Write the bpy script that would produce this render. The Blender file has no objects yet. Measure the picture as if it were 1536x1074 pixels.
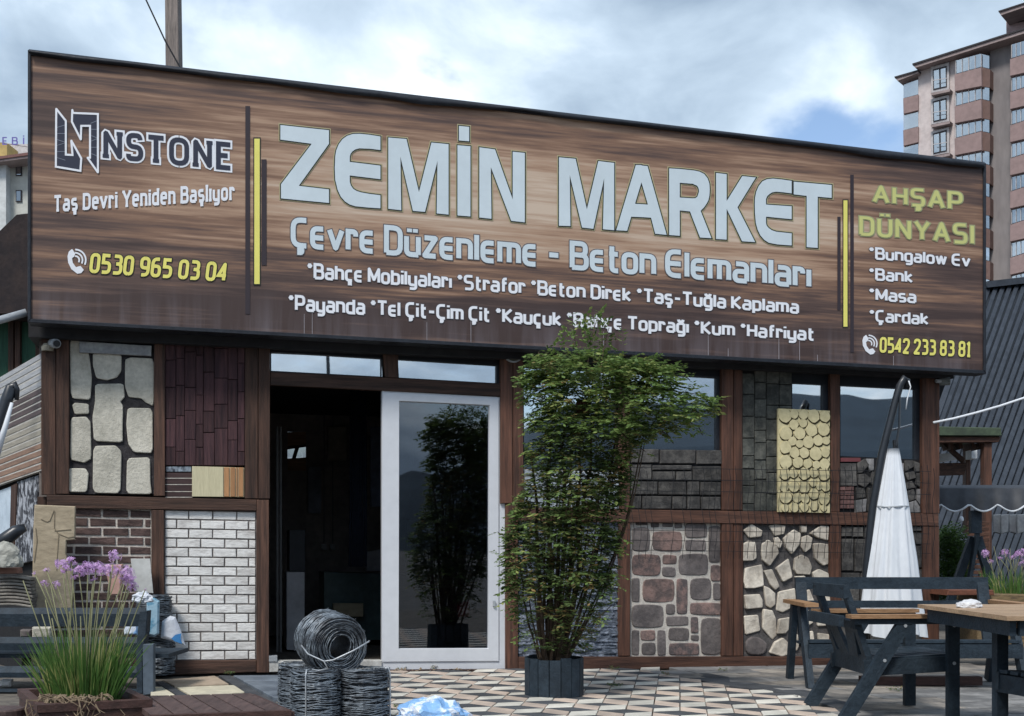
import bpy, bmesh, math, random
from math import sin, cos, pi, radians, atan2, sqrt, tan
from mathutils import Vector, Matrix, noise
from mathutils.geometry import delaunay_2d_cdt
random.seed(7)
S = bpy.context.scene
COL = S.collection
# ---------------------------------------------------------------- camera, sky, sun, exposure
F, CX, HY, H = 1700.0, 768.0, 825.0, 1.05
cam = bpy.data.cameras.new('camera'); co = bpy.data.objects.new('camera', cam); COL.objects.link(co)
co.location = (0, 0, H); co.rotation_euler = (radians(90), 0, 0)
cam.sensor_width = 36; cam.sensor_fit = 'HORIZONTAL'; cam.lens = 36*F/1536; cam.shift_y = (HY-537)/1536
cam.clip_start = .05; cam.clip_end = 6000
S.camera = co
S.view_settings.view_transform = 'Standard'; S.view_settings.look = 'None'
S.view_settings.exposure = 0.85; S.view_settings.gamma = 1; S.view_settings.use_curve_mapping = False
SUN_EL, SUN_AZ = radians(52), radians(205)      # azimuth measured clockwise from +Y
w = bpy.data.worlds.new('World'); S.world = w; w.use_nodes = True
nt = w.node_tree; nt.nodes.clear()
def N(nt, t, **k):
    n = nt.nodes.new(t)
    for a, v in k.items(): setattr(n, a, v)
    return n
def setin(n, **k):
    for a, v in k.items(): n.inputs[a.replace('_', ' ')].default_value = v
def ramp(nt, stops, fac, interp='LINEAR'):
    r = N(nt, 'ShaderNodeValToRGB'); r.color_ramp.interpolation = interp
    e = r.color_ramp.elements
    while len(e) < len(stops): e.new(.5)
    for i, (p, c) in enumerate(stops):
        e[i].position = p
        e[i].color = (c, c, c, 1) if isinstance(c, (int, float)) else (*c, 1)
    nt.links.new(fac, r.inputs[0]); return r.outputs[0]
def build_world():
    L = nt.links.new
    out = N(nt, 'ShaderNodeOutputWorld')
    sky = N(nt, 'ShaderNodeTexSky'); sky.sky_type = 'NISHITA'; sky.sun_disc = False
    sky.sun_elevation = SUN_EL; sky.sun_rotation = SUN_AZ
    bg1 = N(nt, 'ShaderNodeBackground'); L(sky.outputs[0], bg1.inputs[0]); bg1.inputs[1].default_value = .11
    tc = N(nt, 'ShaderNodeTexCoord')
    sp = N(nt, 'ShaderNodeSeparateXYZ'); L(tc.outputs['Generated'], sp.inputs[0])
    az = N(nt, 'ShaderNodeMath', operation='MAXIMUM'); L(sp.outputs[2], az.inputs[0]); az.inputs[1].default_value = 0
    ad = N(nt, 'ShaderNodeMath', operation='ADD'); L(az.outputs[0], ad.inputs[0]); ad.inputs[1].default_value = .32
    dv = N(nt, 'ShaderNodeVectorMath', operation='DIVIDE'); L(tc.outputs['Generated'], dv.inputs[0])
    cb = N(nt, 'ShaderNodeCombineXYZ')
    for i in range(3): L(ad.outputs[0], cb.inputs[i])
    L(cb.outputs[0], dv.inputs[1])
    mp = N(nt, 'ShaderNodeMapping'); L(dv.outputs[0], mp.inputs[0]); mp.inputs['Location'].default_value = (5.48, 6.21, 4.35); mp.inputs['Scale'].default_value = (1.25, 1.1, 1.5)
    n1 = N(nt, 'ShaderNodeTexNoise'); L(mp.outputs[0], n1.inputs[0]); setin(n1, Scale=1.7, Detail=9.0, Roughness=.5, Distortion=.2)
    n2 = N(nt, 'ShaderNodeTexNoise'); L(mp.outputs[0], n2.inputs[0]); setin(n2, Scale=3.4, Detail=9.0, Roughness=.52, Distortion=.3)
    cov = ramp(nt, [(.405, 0.0), (.49, 1.0)], n1.outputs[0], 'EASE')
    mx = N(nt, 'ShaderNodeMath', operation='MULTIPLY_ADD'); L(n2.outputs[0], mx.inputs[0]); mx.inputs[1].default_value = .55
    m3 = N(nt, 'ShaderNodeMath', operation='MULTIPLY'); L(n1.outputs[0], m3.inputs[0]); m3.inputs[1].default_value = .45
    L(m3.outputs[0], mx.inputs[2])
    col = ramp(nt, [(.36, (.68, .72, .75)), (.43, (.47, .54, .60)), (.50, (.32, .395, .475)), (.62, (.19, .25, .325))], mx.outputs[0])
    bg2 = N(nt, 'ShaderNodeBackground'); L(col, bg2.inputs[0]); bg2.inputs[1].default_value = 1.12
    ms = N(nt, 'ShaderNodeMixShader'); L(cov, ms.inputs[0]); L(bg1.outputs[0], ms.inputs[1]); L(bg2.outputs[0], ms.inputs[2])
    L(ms.outputs[0], out.inputs[0])
build_world()
sl = bpy.data.lights.new('sun', 'SUN'); sl.energy = 1.9; sl.angle = radians(14); sl.color = (1, .96, .9)
so = bpy.data.objects.new('sun', sl); COL.objects.link(so)
sd = Vector((sin(SUN_AZ)*cos(SUN_EL), cos(SUN_AZ)*cos(SUN_EL), sin(SUN_EL)))
so.rotation_euler = sd.to_track_quat('Z', 'Y').to_euler(); so.location = (0, -5, 12)

# ---------------------------------------------------------------- geometry of the place
VPX, VPY = 7150.0, 918.0
PHI = math.atan(F/(VPX-CX))
Y0 = F*H/(1003-HY); X0 = (665-CX)/F*Y0
K = (VPY-HY)*sin(PHI)/F                     # fall of the yard towards the right, per metre
U = Vector((cos(PHI), sin(PHI), 0)); NN = Vector((sin(PHI), -cos(PHI), 0)); P0 = Vector((X0, Y0, 0))
def gz(x, y): return -K*((x-X0)*U.x+(y-Y0)*U.y)
def ray(px, py): return Vector(((px-CX)/F, 1, (HY-py)/F))
def ground_hit(px, py, h=0.0):
    r = ray(px, py)
    # H + r.z*Y = -K*s + h
    A = r.z + K*(r.x*U.x+U.y); B = H-h-K*(X0*U.x+Y0*U.y)
    Y = -B/A
    return Vector((r.x*Y, Y, H+r.z*Y))
class Plane:
    def __init__(s, p, vpx):                 # vertical plane through p whose horizontals vanish at pixel column vpx
        d = Vector((vpx-CX, F, 0)).normalized()
        if d.x < 0: d = -d
        s.u = d; s.n = Vector((d.y, -d.x, 0)); s.p = Vector(p)
        if s.n.y > 0: s.n = -s.n
    def hit(s, px, py, off=0.0):
        r = ray(px, py); o = Vector((0, 0, H))
        t = (s.p+s.n*off-o).dot(s.n)/r.dot(s.n)
        return o+r*t
    def at(s, px, py, off=0.0): return s.hit(px, py, off)
FAC = Plane(P0, VPX)
class Front(Plane):                          # frontal plane at depth Y
    def __init__(s, Y): s.u = Vector((1, 0, 0)); s.n = Vector((0, -1, 0)); s.p = Vector((0, Y, 0))

# ---------------------------------------------------------------- materials
MATS = {}
def mat(name, col, col2=None, scale=8, stretch=(1, 1, 1), rough=.75, bump=.3, detail=6, metal=0, rnd=.0, spec=.3, bscale=None, lo=.35, hi=.65, frame=True, extra=None, dist=0.0, dirt=.45, bdist=.01):
    if name in MATS: return MATS[name]
    m = bpy.data.materials.new(name); m.use_nodes = True; t = m.node_tree; L = t.links.new
    b = t.nodes['Principled BSDF']; setin(b, Roughness=rough, Metallic=metal); b.inputs['Specular IOR Level'].default_value = spec
    g = N(t, 'ShaderNodeNewGeometry'); mp = N(t, 'ShaderNodeMapping')
    rot = N(t, 'ShaderNodeVectorRotate', rotation_type='Z_AXIS'); rot.inputs['Angle'].default_value = -PHI if frame else 0
    L(g.outputs['Position'], rot.inputs[0]); 
    oi = N(t, 'ShaderNodeObjectInfo'); of = N(t, 'ShaderNodeVectorMath', operation='SCALE'); of.inputs[0].default_value = (7.3, 5.1, 9.7)
    L(oi.outputs['Random'], of.inputs['Scale'])
    ad = N(t, 'ShaderNodeVectorMath', operation='ADD'); L(rot.outputs[0], ad.inputs[0]); L(of.outputs[0], ad.inputs[1])
    L(ad.outputs[0], mp.inputs[0]); mp.inputs['Scale'].default_value = stretch
    n = N(t, 'ShaderNodeTexNoise'); L(mp.outputs[0], n.inputs[0]); setin(n, Scale=float(scale), Detail=float(detail), Roughness=.6, Distortion=float(dist))
    if col2 is None: col2 = tuple(c*.8 for c in col)
    c = ramp(t, [(lo, col2), (hi, col)], n.outputs[0])
    if rnd:
        hs = N(t, 'ShaderNodeHueSaturation'); L(c, hs.inputs['Color'])
        mr = N(t, 'ShaderNodeMapRange'); L(oi.outputs['Random'], mr.inputs[0]); mr.inputs[3].default_value = 1-rnd; mr.inputs[4].default_value = 1+rnd
        L(mr.outputs[0], hs.inputs['Value']); c = hs.outputs[0]
    n2 = N(t, 'ShaderNodeTexNoise'); L(mp.outputs[0], n2.inputs[0]); setin(n2, Scale=float(bscale or scale*4), Detail=8.0, Roughness=.65)
    # fine dirt
    mxc = N(t, 'ShaderNodeMix', data_type='RGBA', blend_type='MULTIPLY'); mxc.inputs[0].default_value = dirt
    L(c, mxc.inputs[6]); dr = ramp(t, [(.3, .62), (.62, 1.0)], n2.outputs[0]); L(dr, mxc.inputs[7])
    L(mxc.outputs[2], b.inputs['Base Color'])
    if bump:
        bp = N(t, 'ShaderNodeBump'); setin(bp, Strength=float(bump), Distance=float(bdist)); L(n2.outputs[0], bp.inputs['Height']); L(bp.outputs[0], b.inputs['Normal'])
    if extra: extra(t, b, mxc.outputs[2], g)
    MATS[name] = m; return m
WV, WH = (9, 9, .55), (.55, 9, 9)
wood_v = mat('stained wood upright', (.10, .052, .036), (.032, .019, .015), 3.2, WV, .72, .5, rnd=.25)
wood_h = mat('stained wood level', (.095, .051, .036), (.032, .019, .015), 3.2, WH, .72, .5, rnd=.25)
woodr_v = mat('red stained wood upright', (.14, .064, .042), (.05, .026, .019), 3.2, WV, .7, .5, rnd=.15)
woodr_h = mat('red stained wood level', (.125, .060, .040), (.048, .025, .019), 3.2, WH, .7, .5, rnd=.15)
black_board = mat('black board', (.011, .014, .02), (.006, .008, .012), 3, (1, 1, 1), .7, .2)
black_trim = mat('black plastic trim', (.02, .024, .032), (.012, .014, .02), 6, (1, 1, 1), .45, .4)
grout_dark = mat('dark grout', (.05, .047, .05), (.022, .02, .023), 14, rough=.95, bump=.8)
stone_cream = mat('cream plaster stone', (.60, .57, .49), (.42, .40, .34), 5, rough=.9, bump=.9, rnd=.06, bscale=40)
brick_white = mat('white brick face', (.72, .71, .69), (.48, .46, .44), 5, (1, 1, 3), .85, .6, rnd=.09, lo=.3, hi=.52)
grout_grey = mat('grey brown joint', (.20, .18, .17), (.13, .115, .11), 20, rough=.95, bump=.5)
brick_dark = mat('dark brown brick face', (.135, .088, .078), (.06, .04, .038), 12, (1, 1, 3), .9, .9, rnd=.22)
grout_light = mat('light mortar', (.62, .56, .50), (.46, .42, .38), 20, rough=.95, bump=.6)
shingle = mat('dark plum shingle wood', (.07, .033, .036), (.028, .014, .018), 4, WV, .8, .6, rnd=.3)
stone_grey = mat('grey brown field stone', (.19, .165, .158), (.10, .088, .088), 7, rough=.9, bump=.9, rnd=.22)
stone_red = mat('reddish field stone', (.26, .175, .155), (.13, .10, .095), 9, rough=.9, bump=.9, rnd=.1, lo=.4, hi=.6)
mortar_white = mat('pale mortar', (.60, .56, .50), (.46, .42, .38), 20, rough=.95, bump=.6)
stone_pale = mat('pale cream stone', (.66, .60, .51), (.42, .37, .31), 5, rough=.9, bump=1, rnd=.16, lo=.38, hi=.58)
grout_mid = mat('grey cement grout', (.115, .108, .108), (.075, .07, .07), 22, rough=.95, bump=.9)
ledge = mat('grey ledge stone', (.125, .118, .11), (.05, .048, .047), 11, rough=.9, bump=1, rnd=.25, lo=.4, hi=.68)
ledge_dark = mat('dark moss grey stone', (.125, .125, .108), (.045, .048, .044), 9, rough=.9, bump=1, rnd=.25, lo=.4, hi=.7)
gap_dark = mat('dark gap', (.018, .018, .02), (.01, .01, .012), 20, rough=.95)
yellow_foam = mat('pale yellow foam', (.60, .53, .32), (.52, .46, .27), 5, rough=.8, bump=.2, rnd=.05)
dark_crescent = mat('dark crescent', (.07, .055, .025), (.03, .025, .012), 20, rough=.9)  # dark disc under each log end, offset to the lower right
slate_fine = mat('fine split face slate', (.30, .34, .42), (.09, .11, .145), 14, (1, 1, 2.6), .85, 1, bscale=22, lo=.42, hi=.62, bdist=.03)
pvc = mat('white pvc', (.60, .62, .66), (.57, .59, .63), 3, rough=.35, bump=.02, spec=.5, dirt=.12)
foam_strip = mat('grey foam strip', (.36, .38, .39), (.24, .25, .27), 9, rough=.8, bump=.4)
charcoal = mat('slate blue painted wood', (.023, .037, .052), (.012, .021, .031), 4, (3, 3, 3), .6, .6, frame=False, rnd=.15)
armwood = mat('oiled light wood', (.36, .215, .115), (.22, .12, .06), 5, (1.4, 16, 16), .6, .35, frame=False, rnd=.12)
tablewood = mat('bleached table wood', (.44, .31, .20), (.30, .20, .125), 5, (1.4, 16, 16), .6, .35, frame=False, rnd=.12)
wire_m = mat('galvanised dark wire', (.21, .245, .28), (.045, .05, .06), 16, rough=.5, bump=.2, metal=.35, spec=.5, frame=False)
wire_light = mat('steel binding wire', (.42, .45, .48), None, 10, rough=.4, bump=.1, metal=.4, frame=False)
wire_black = mat('black wire', (.012, .013, .016), None, 10, rough=.7, bump=.1)
brown_paint = mat('brown stained planter wood', (.085, .043, .036), (.045, .024, .02), 5, (1.5, 10, 10), .6, .4, frame=False, rnd=.15)
deckwood = mat('brown bench slat', (.12, .078, .07), (.065, .043, .04), 5, (10, 1.2, 10), .6, .35, frame=False, rnd=.15)
cardboard = mat('plaster coated foam sheet', (.42, .35, .25), (.33, .27, .19), 4, (1, 1, 2), .9, .6)
canvas = mat('white umbrella cloth', (.66, .69, .73), (.60, .63, .67), 3, (2, 2, 1), .85, .1, frame=False, dirt=.12)
canvas_dark = mat('charcoal awning cloth', (.05, .055, .065), (.035, .038, .045), 4, rough=.6, bump=.1, frame=False)
metal_dark = mat('anthracite tube', (.016, .02, .027), None, 5, rough=.35, bump=.05, frame=False, spec=.5)
metal_light = mat('grey metal tube', (.4, .43, .46), None, 5, rough=.4, bump=.05, frame=False)
bark = mat('shrub bark', (.09, .06, .04), (.04, .028, .02), 20, (1, 1, .3), .9, .7, frame=False)
soil = mat('potting soil', (.035, .026, .02), (.015, .012, .01), 30, rough=1, bump=1, frame=False)
roots = mat('dry roots', (.26, .2, .13), (.14, .1, .07), 20, rough=.9, frame=False)
def leafmat(name, c1, c2, c3=None, tr=.35):
    m = bpy.data.materials.new(name); m.use_nodes = True; t = m.node_tree; L = t.links.new
    b = t.nodes['Principled BSDF']; setin(b, Roughness=.55); b.inputs['Specular IOR Level'].default_value = .3
    g = N(t, 'ShaderNodeNewGeometry'); n = N(t, 'ShaderNodeTexNoise'); L(g.outputs['Position'], n.inputs[0]); setin(n, Scale=5.0, Detail=3.0)
    st = [(0, c1), (.75, c2)] + ([(.97, c3)] if c3 else [])
    ml = N(t, 'ShaderNodeMath', operation='MULTIPLY_ADD'); L(g.outputs['Random Per Island'], ml.inputs[0]); ml.inputs[1].default_value = .6; 
    m2 = N(t, 'ShaderNodeMath', operation='MULTIPLY_ADD'); L(n.outputs[0], m2.inputs[0]); m2.inputs[1].default_value = 1.6; m2.inputs[2].default_value = -.5
    L(m2.outputs[0], ml.inputs[2])
    c = ramp(t, st, ml.outputs[0]); L(c, b.inputs['Base Color'])
    tl = N(t, 'ShaderNodeBsdfTranslucent'); L(c, tl.inputs[0]); ms = N(t, 'ShaderNodeMixShader'); ms.inputs[0].default_value = tr
    L(b.outputs[0], ms.inputs[1]); L(tl.outputs[0], ms.inputs[2]); L(ms.outputs[0], t.nodes['Material Output'].inputs[0])
    return m
leaf_fresh = leafmat('fresh climber leaf', (.07, .125, .035), (.16, .24, .07), (.31, .34, .11))
leaf_old = leafmat('older climber leaf', (.036, .066, .026), (.105, .15, .052), (.28, .19, .08))
grass_m = leafmat('grass blade', (.03, .085, .02), (.09, .18, .04), (.34, .34, .13))
stalk_m = leafmat('flower stalk', (.16, .18, .09), (.3, .3, .17))
petal_m = leafmat('lilac petal', (.46, .25, .50), (.64, .42, .70), (.76, .58, .78))
hedge_m = leafmat('hedge leaf', (.025, .06, .015), (.07, .13, .03))
tree_m = leafmat('tree leaf', (.02, .045, .015), (.05, .09, .025))
def glass(name, refl, tint=(.5, .56, .6), rcol=(.9, .95, 1)):
    m = bpy.data.materials.new(name); m.use_nodes = True; t = m.node_tree; L = t.links.new
    t.nodes.remove(t.nodes['Principled BSDF'])
    a = N(t, 'ShaderNodeBsdfTransparent'); a.inputs[0].default_value = (*tint, 1)
    g = N(t, 'ShaderNodeBsdfGlossy'); g.inputs[0].default_value = (*rcol, 1); g.inputs['Roughness'].default_value = .012
    tcn = N(t, 'ShaderNodeNewGeometry'); n = N(t, 'ShaderNodeTexNoise'); L(tcn.outputs['Position'], n.inputs[0]); setin(n, Scale=1.1, Detail=1.0)
    bp = N(t, 'ShaderNodeBump'); setin(bp, Strength=.06, Distance=.05); L(n.outputs[0], bp.inputs['Height']); L(bp.outputs[0], g.inputs['Normal'])
    ms = N(t, 'ShaderNodeMixShader'); ms.inputs[0].default_value = refl
    L(a.outputs[0], ms.inputs[1]); L(g.outputs[0], ms.inputs[2]); L(ms.outputs[0], t.nodes['Material Output'].inputs[0])
    return m
glass_win = glass('window glass', .56, (.55, .6, .65), (.84, .88, .92))
glass_door = glass('tinted door glass', .12, (.42, .44, .5))
def flat(name, col, rough=.5, noise_=.06):
    return mat(name, col, tuple(c*(1-noise_*2) for c in col), 4, rough=rough, bump=.05)

# ---------------------------------------------------------------- object helpers
WL = {}                                      # world location of each thing/part (no rotation) for local coordinates
def thing(name, label, cat, loc=(0, 0, 0), group=None, rz=0.0):
    o = bpy.data.objects.new(name, None); COL.objects.link(o); o.location = loc; o.rotation_euler = (0, 0, rz)
    o.empty_display_size = .1
    o['label'] = label; o['category'] = cat
    if group: o['group'] = group
    WL[o.name] = Vector(loc) if not rz else Vector((0, 0, 0)); return o
def tag(o, label, cat, group=None):
    o['label'] = label; o['category'] = cat
    if group: o['group'] = group
    return o
def mkobj(name, verts, faces, m, parent=None, kind=None, label=None, smooth=False, mids=None, world=True):
    """verts in world coordinates (or local to the parent with world=False); origin goes to their centre (structure: stays)"""
    vs = [Vector(v) for v in verts]
    c = sum(vs, Vector())/len(vs)
    if parent is None and kind is None:      # stand-alone thing: origin at base centre
        c.z = min(v.z for v in vs)
    me = bpy.data.meshes.new(name); me.from_pydata([v-c for v in vs], [], faces)
    for mm in (m if isinstance(m, (list, tuple)) else [m]): me.materials.append(mm)
    if mids: me.polygons.foreach_set('material_index', mids)
    if smooth: me.polygons.foreach_set('use_smooth', [True]*len(me.polygons))
    me.update()
    o = bpy.data.objects.new(name, me); COL.objects.link(o)
    pw = WL[parent.name] if (parent is not None and world) else Vector((0, 0, 0))
    o.location = c-pw; WL[o.name] = c if world else Vector(c)
    if parent is not None: o.parent = parent
    if kind: o['kind'] = kind
    if label: o['label'] = label
    return o
class MB:
    def __init__(s): s.v = []; s.f = []; s.m = []
    def add(s, vs, fs, mi=0):
        b = len(s.v); s.v += [Vector(v) for v in vs]; s.f += [tuple(i+b for i in f) for f in fs]; s.m += [mi]*len(fs)
    def box(s, c, d, R=None, mi=0, taper=1):
        hx, hy, hz = d[0]/2, d[1]/2, d[2]/2
        vs = []
        for z, k in ((-hz, 1), (hz, taper)):
            for x, y in ((-hx, -hy), (hx, -hy), (hx, hy), (-hx, hy)): vs.append(Vector((x*k, y*k, z)))
        if R is not None: vs = [R @ v for v in vs]
        s.add([v+Vector(c) for v in vs], [(3, 2, 1, 0), (4, 5, 6, 7), (0, 1, 5, 4), (1, 2, 6, 5), (2, 3, 7, 6), (3, 0, 4, 7)], mi)
    def bar(s, a, b, w_, h_, up=Vector((0, 0, 1)), mi=0, w2=None):
        """rectangular bar from a to b; w_ across, h_ along up"""
        a, b = Vector(a), Vector(b); d = (b-a).normalized(); sd_ = d.cross(up)
        if sd_.length < 1e-4: sd_ = Vector((1, 0, 0))
        sd_.normalize(); up2 = sd_.cross(d).normalized(); w2 = w2 or w_
        vs = []
        for p, ww in ((a, w_), (b, w2)):
            for x, y in ((-1, -1), (1, -1), (1, 1), (-1, 1)): vs.append(p+sd_*x*ww/2+up2*y*h_/2)
        s.add(vs, [(0, 1, 2, 3), (7, 6, 5, 4), (0, 4, 5, 1), (1, 5, 6, 2), (2, 6, 7, 3), (3, 7, 4, 0)], mi)
    def tube(s, pts, r, n=6, mi=0, closed=False, caps=True):
        pts = [Vector(p) for p in pts]; rs = r if isinstance(r, (list, tuple)) else [r]*len(pts)
        b = len(s.v); prev = None; m_ = len(pts)
        for i, p in enumerate(pts):
            if closed: d = pts[(i+1) % m_]-pts[i-1]
            else: d = pts[min(i+1, m_-1)]-pts[max(i-1, 0)]
            if d.length < 1e-9: d = Vector((0, 0, 1))
            d.normalize()
            if prev is None:
                a = d.orthogonal().normalized()
            else:
                a = prev-d*prev.dot(d)
                a = a.normalized() if a.length > 1e-6 else d.orthogonal().normalized()
            prev = a; c = d.cross(a)
            for k in range(n):
                t = 2*pi*k/n; s.v.append(p+(a*cos(t)+c*sin(t))*rs[i])
        rng = m_ if closed else m_-1
        for i in range(rng):
            for k in range(n):
                a0 = b+i*n+k; a1 = b+i*n+(k+1) % n; b0 = b+((i+1) % m_)*n+k; b1 = b+((i+1) % m_)*n+(k+1) % n
                s.f.append((a0, a1, b1, b0)); s.m.append(mi)
        if caps and not closed:
            s.f.append(tuple(b+k for k in range(n))[::-1]); s.m.append(mi)
            s.f.append(tuple(b+(m_-1)*n+k for k in range(n))); s.m.append(mi)
    def lathe(s, prof, c, n=24, mi=0, R=None):
        b = len(s.v); c = Vector(c)
        for r, z in prof:
            for k in range(n):
                t = 2*pi*k/n; v = Vector((r*cos(t), r*sin(t), z))
                s.v.append((R @ v if R is not None else v)+c)
        for i in range(len(prof)-1):
            for k in range(n):
                s.f.append((b+i*n+k, b+i*n+(k+1) % n, b+(i+1)*n+(k+1) % n, b+(i+1)*n+k)); s.m.append(mi)
    def build(s, name, m, parent=None, kind=None, label=None, smooth=False, world=True):
        return mkobj(name, s.v, s.f, m, parent, kind, label, smooth, s.m if isinstance(m, (list, tuple)) else None, world)
def P(crop, pts):                            # pixel list read off an enlarged crop: (x0, y0, scale)
    x0, y0, k = crop; return [(x0+x/k, y0+y/k) for x, y in pts]
def quad(x0, y0, x1, y1, y0r=None, y1r=None):
    return [(x0, y0), (x1, y0 if y0r is None else y0r), (x1, y1 if y1r is None else y1r), (x0, y1)]
def chaikin(p, it=1, q=.25):
    for _ in range(it):
        r = []
        for i in range(len(p)):
            a, b = Vector(p[i]), Vector(p[(i+1) % len(p)])
            r += [a+(b-a)*q, a+(b-a)*(1-q)]
        p = r
    return p
def inset2(p, d):
    n = len(p); out = []
    A = sum(p[i][0]*p[(i+1) % n][1]-p[(i+1) % n][0]*p[i][1] for i in range(n))
    sg = 1 if A > 0 else -1
    for i in range(n):
        a, b, c = Vector(p[i-1]), Vector(p[i]), Vector(p[(i+1) % n])
        e1 = (b-a); e2 = (c-b)
        if e1.length < 1e-9 or e2.length < 1e-9: out.append(b); continue
        e1.normalize(); e2.normalize()
        n1 = Vector((-e1.y, e1.x))*sg; n2 = Vector((-e2.y, e2.x))*sg
        m = n1+n2; L = m.length
        if L < .3: out.append(b+n1*d); continue
        m /= L; out.append(b+m*min(d/max(m.dot(n1), .4), d*2))
    return out
def slab(name, px, pl, front, thick, m, parent=None, bevel=.004, kind=None, label=None, round_=0, pillow=0, smooth=False, jit=0, q=.25, grow=0):
    """solid whose front outline projects onto the given pixels when seen from the camera; stands on plane pl"""
    pp = [Vector((a, b)) for a, b in px]
    if grow: pp = inset2(pp, -grow)
    if round_: pp = chaikin(pp, round_, q)
    w3 = [pl.hit(a.x, a.y, front) for a in pp]
    o = w3[0]
    p2 = [Vector(((v-o).dot(pl.u), v.z-o.z)) for v in w3]
    def W(q, d): return o+pl.u*q.x+Vector((0, 0, q.y))+pl.n*d
    rings = [[W(q, -thick) for q in p2]]
    tilt = (random.uniform(-jit, jit), random.uniform(-jit, jit))
    if bevel:
        rings.append([W(q, -bevel) for q in p2])
        rings.append([W(q, 0) for q in inset2(p2, bevel)])
        if pillow:
            rings.append([W(q, pillow) for q in inset2(p2, bevel+pillow*2.2)])
    else: rings.append([W(q, 0) for q in p2])
    if jit:
        cen = sum(p2, Vector((0, 0)))/len(p2)
        for R in rings[1:]:
            for i, v in enumerate(R):
                q = Vector(((v-o).dot(pl.u), v.z-o.z))-cen
                R[i] = v+pl.n*(tilt[0]*q.x+tilt[1]*q.y)
    n = len(pp); vs = [v for R in rings for v in R]; fs = []
    A = sum(p2[i].x*p2[(i+1) % n].y-p2[(i+1) % n].x*p2[i].y for i in range(n))
    for r in range(len(rings)-1):
        for i in range(n):
            j = (i+1) % n; f = (r*n+i, r*n+j, (r+1)*n+j, (r+1)*n+i)
            fs.append(f if A > 0 else f[::-1])
    cap = tuple(range((len(rings)-1)*n, len(rings)*n)); bk = tuple(range(n))[::-1]
    if A < 0: cap = cap[::-1]; bk = bk[::-1]
    fs += [cap, bk]
    return mkobj(name, vs, fs, m, parent, kind, label, smooth)
# ================================================================ GROUND
def gquad(px, h=0.0): return [ground_hit(a, b, h) for a, b in px]
gm = mat('trodden gravel yard', (.16, .15, .14), (.09, .085, .08), 2.5, rough=.95, bump=.6, frame=False)
mkobj('ground', [(-1500, -2500, -.2), (1500, -2500, -.2), (1500, 2500, -.2), (-1500, 2500, -.2)], [(0, 1, 2, 3)], gm, kind='structure')
bedm = mat('sanded paving bed', (.17, .15, .125), (.09, .08, .07), 9, rough=.95, bump=.6)
def gp(s, d, h=0.0):                         # s along the shop front, d towards the camera
    p = P0+U*s+NN*d; return Vector((p.x, p.y, gz(p.x, p.y)+h))
b_ = MB(); q = [gp(-9, 11, -.035), gp(14, 11, -.035), gp(14, -9, -.035), gp(-9, -9, -.035)]
b_.add(q+[v-Vector((0, 0, .22)) for v in q], [(0, 1, 2, 3), (0, 4, 5, 1), (1, 5, 6, 2), (2, 6, 7, 3), (3, 7, 4, 0)])
yard = b_.build('pavement', bedm, kind='structure')
# --- rhombus tiles in three colours
t_white = mat('white concrete tile', (.66, .63, .56), (.48, .46, .41), 4, rough=.9, bump=.6, rnd=.16, dirt=.6, bscale=9)
t_pink = mat('sand pink concrete tile', (.56, .45, .37), (.40, .33, .28), 4, rough=.9, bump=.6, rnd=.16, dirt=.6, bscale=9)
t_dark = mat('anthracite concrete tile', (.085, .09, .098), (.05, .054, .062), 4, rough=.85, bump=.6, rnd=.2, dirt=.7, bscale=9)
t_dirty = mat('weathered concrete slab', (.24, .235, .23), (.12, .12, .12), 3, rough=.9, bump=.5, rnd=.18, lo=.4, hi=.6)
def prismz(pts, h, m_, bev=.004):
    """flat paving piece: pts = top outline on the yard surface"""
    n = len(pts); c = sum(pts, Vector())/n
    ins = [p+(c-p).normalized()*bev for p in pts]
    vs = [p-Vector((0, 0, h)) for p in pts]+[p-Vector((0, 0, bev)) for p in pts]+ins
    fs = [(i, (i+1) % n, n+(i+1) % n, n+i) for i in range(n)]+[(n+i, n+(i+1) % n, 2*n+(i+1) % n, 2*n+i) for i in range(n)]+[tuple(range(2*n, 3*n))]
    return vs, fs
a_ = .205; tdir = Vector((1020-CX, F, 0)).normalized(); tx = Vector((tdir.y, -tdir.x, 0))
org = gp(.6, .25)
def tile_verts(kind):
    e = [tx*cos(radians(x))*a_+tdir*sin(radians(x))*a_ for x in (30, 90, 150)]
    if kind == 0: pts = [Vector((0, 0, 0)), e[0], e[0]+e[2], e[2]]                 # wide dark
    elif kind == 1: pts = [Vector((0, 0, 0)), -e[1], e[0]-e[1], e[0]]              # right
    else: pts = [Vector((0, 0, 0)), e[2], e[2]-e[1], -e[1]]                        # left
    c = sum(pts, Vector())/4; pts = [c+(p-c)*.965 for p in pts]
    for p in pts: p.z += -K*(p.x*U.x+p.y*U.y)
    return pts, c
tile_me = []
for k_, m_ in ((0, t_dark), (1, t_white), (2, t_pink)):
    pts, c = tile_verts(k_); cz = -K*(c.x*U.x+c.y*U.y); cc = Vector((c.x, c.y, cz))
    vs, fs = prismz([p-cc for p in pts], .03, None); me = bpy.data.meshes.new('paving_tile'); me.from_pydata(vs, [], fs); me.materials.append(m_); tile_me.append((me, cc))
edge_curve = [(860, 1008), (985, 1009), (1040, 1019), (1090, 1029), (1145, 1035), (1200, 1045), (1248, 1062), (1262, 1074), (1290, 1110)]
def right_limit(p):
    for (xa, ya), (xb, yb) in zip(edge_curve, edge_curve[1:]):
        if ya <= p[1] <= yb: return xa+(xb-xa)*(p[1]-ya)/max(yb-ya, .1)
    return 1300 if p[1] > 1100 else 985
def to_px(v): return (CX+F*v.x/v.y, HY-F*(v.z-H)/v.y)
cand = []
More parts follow.
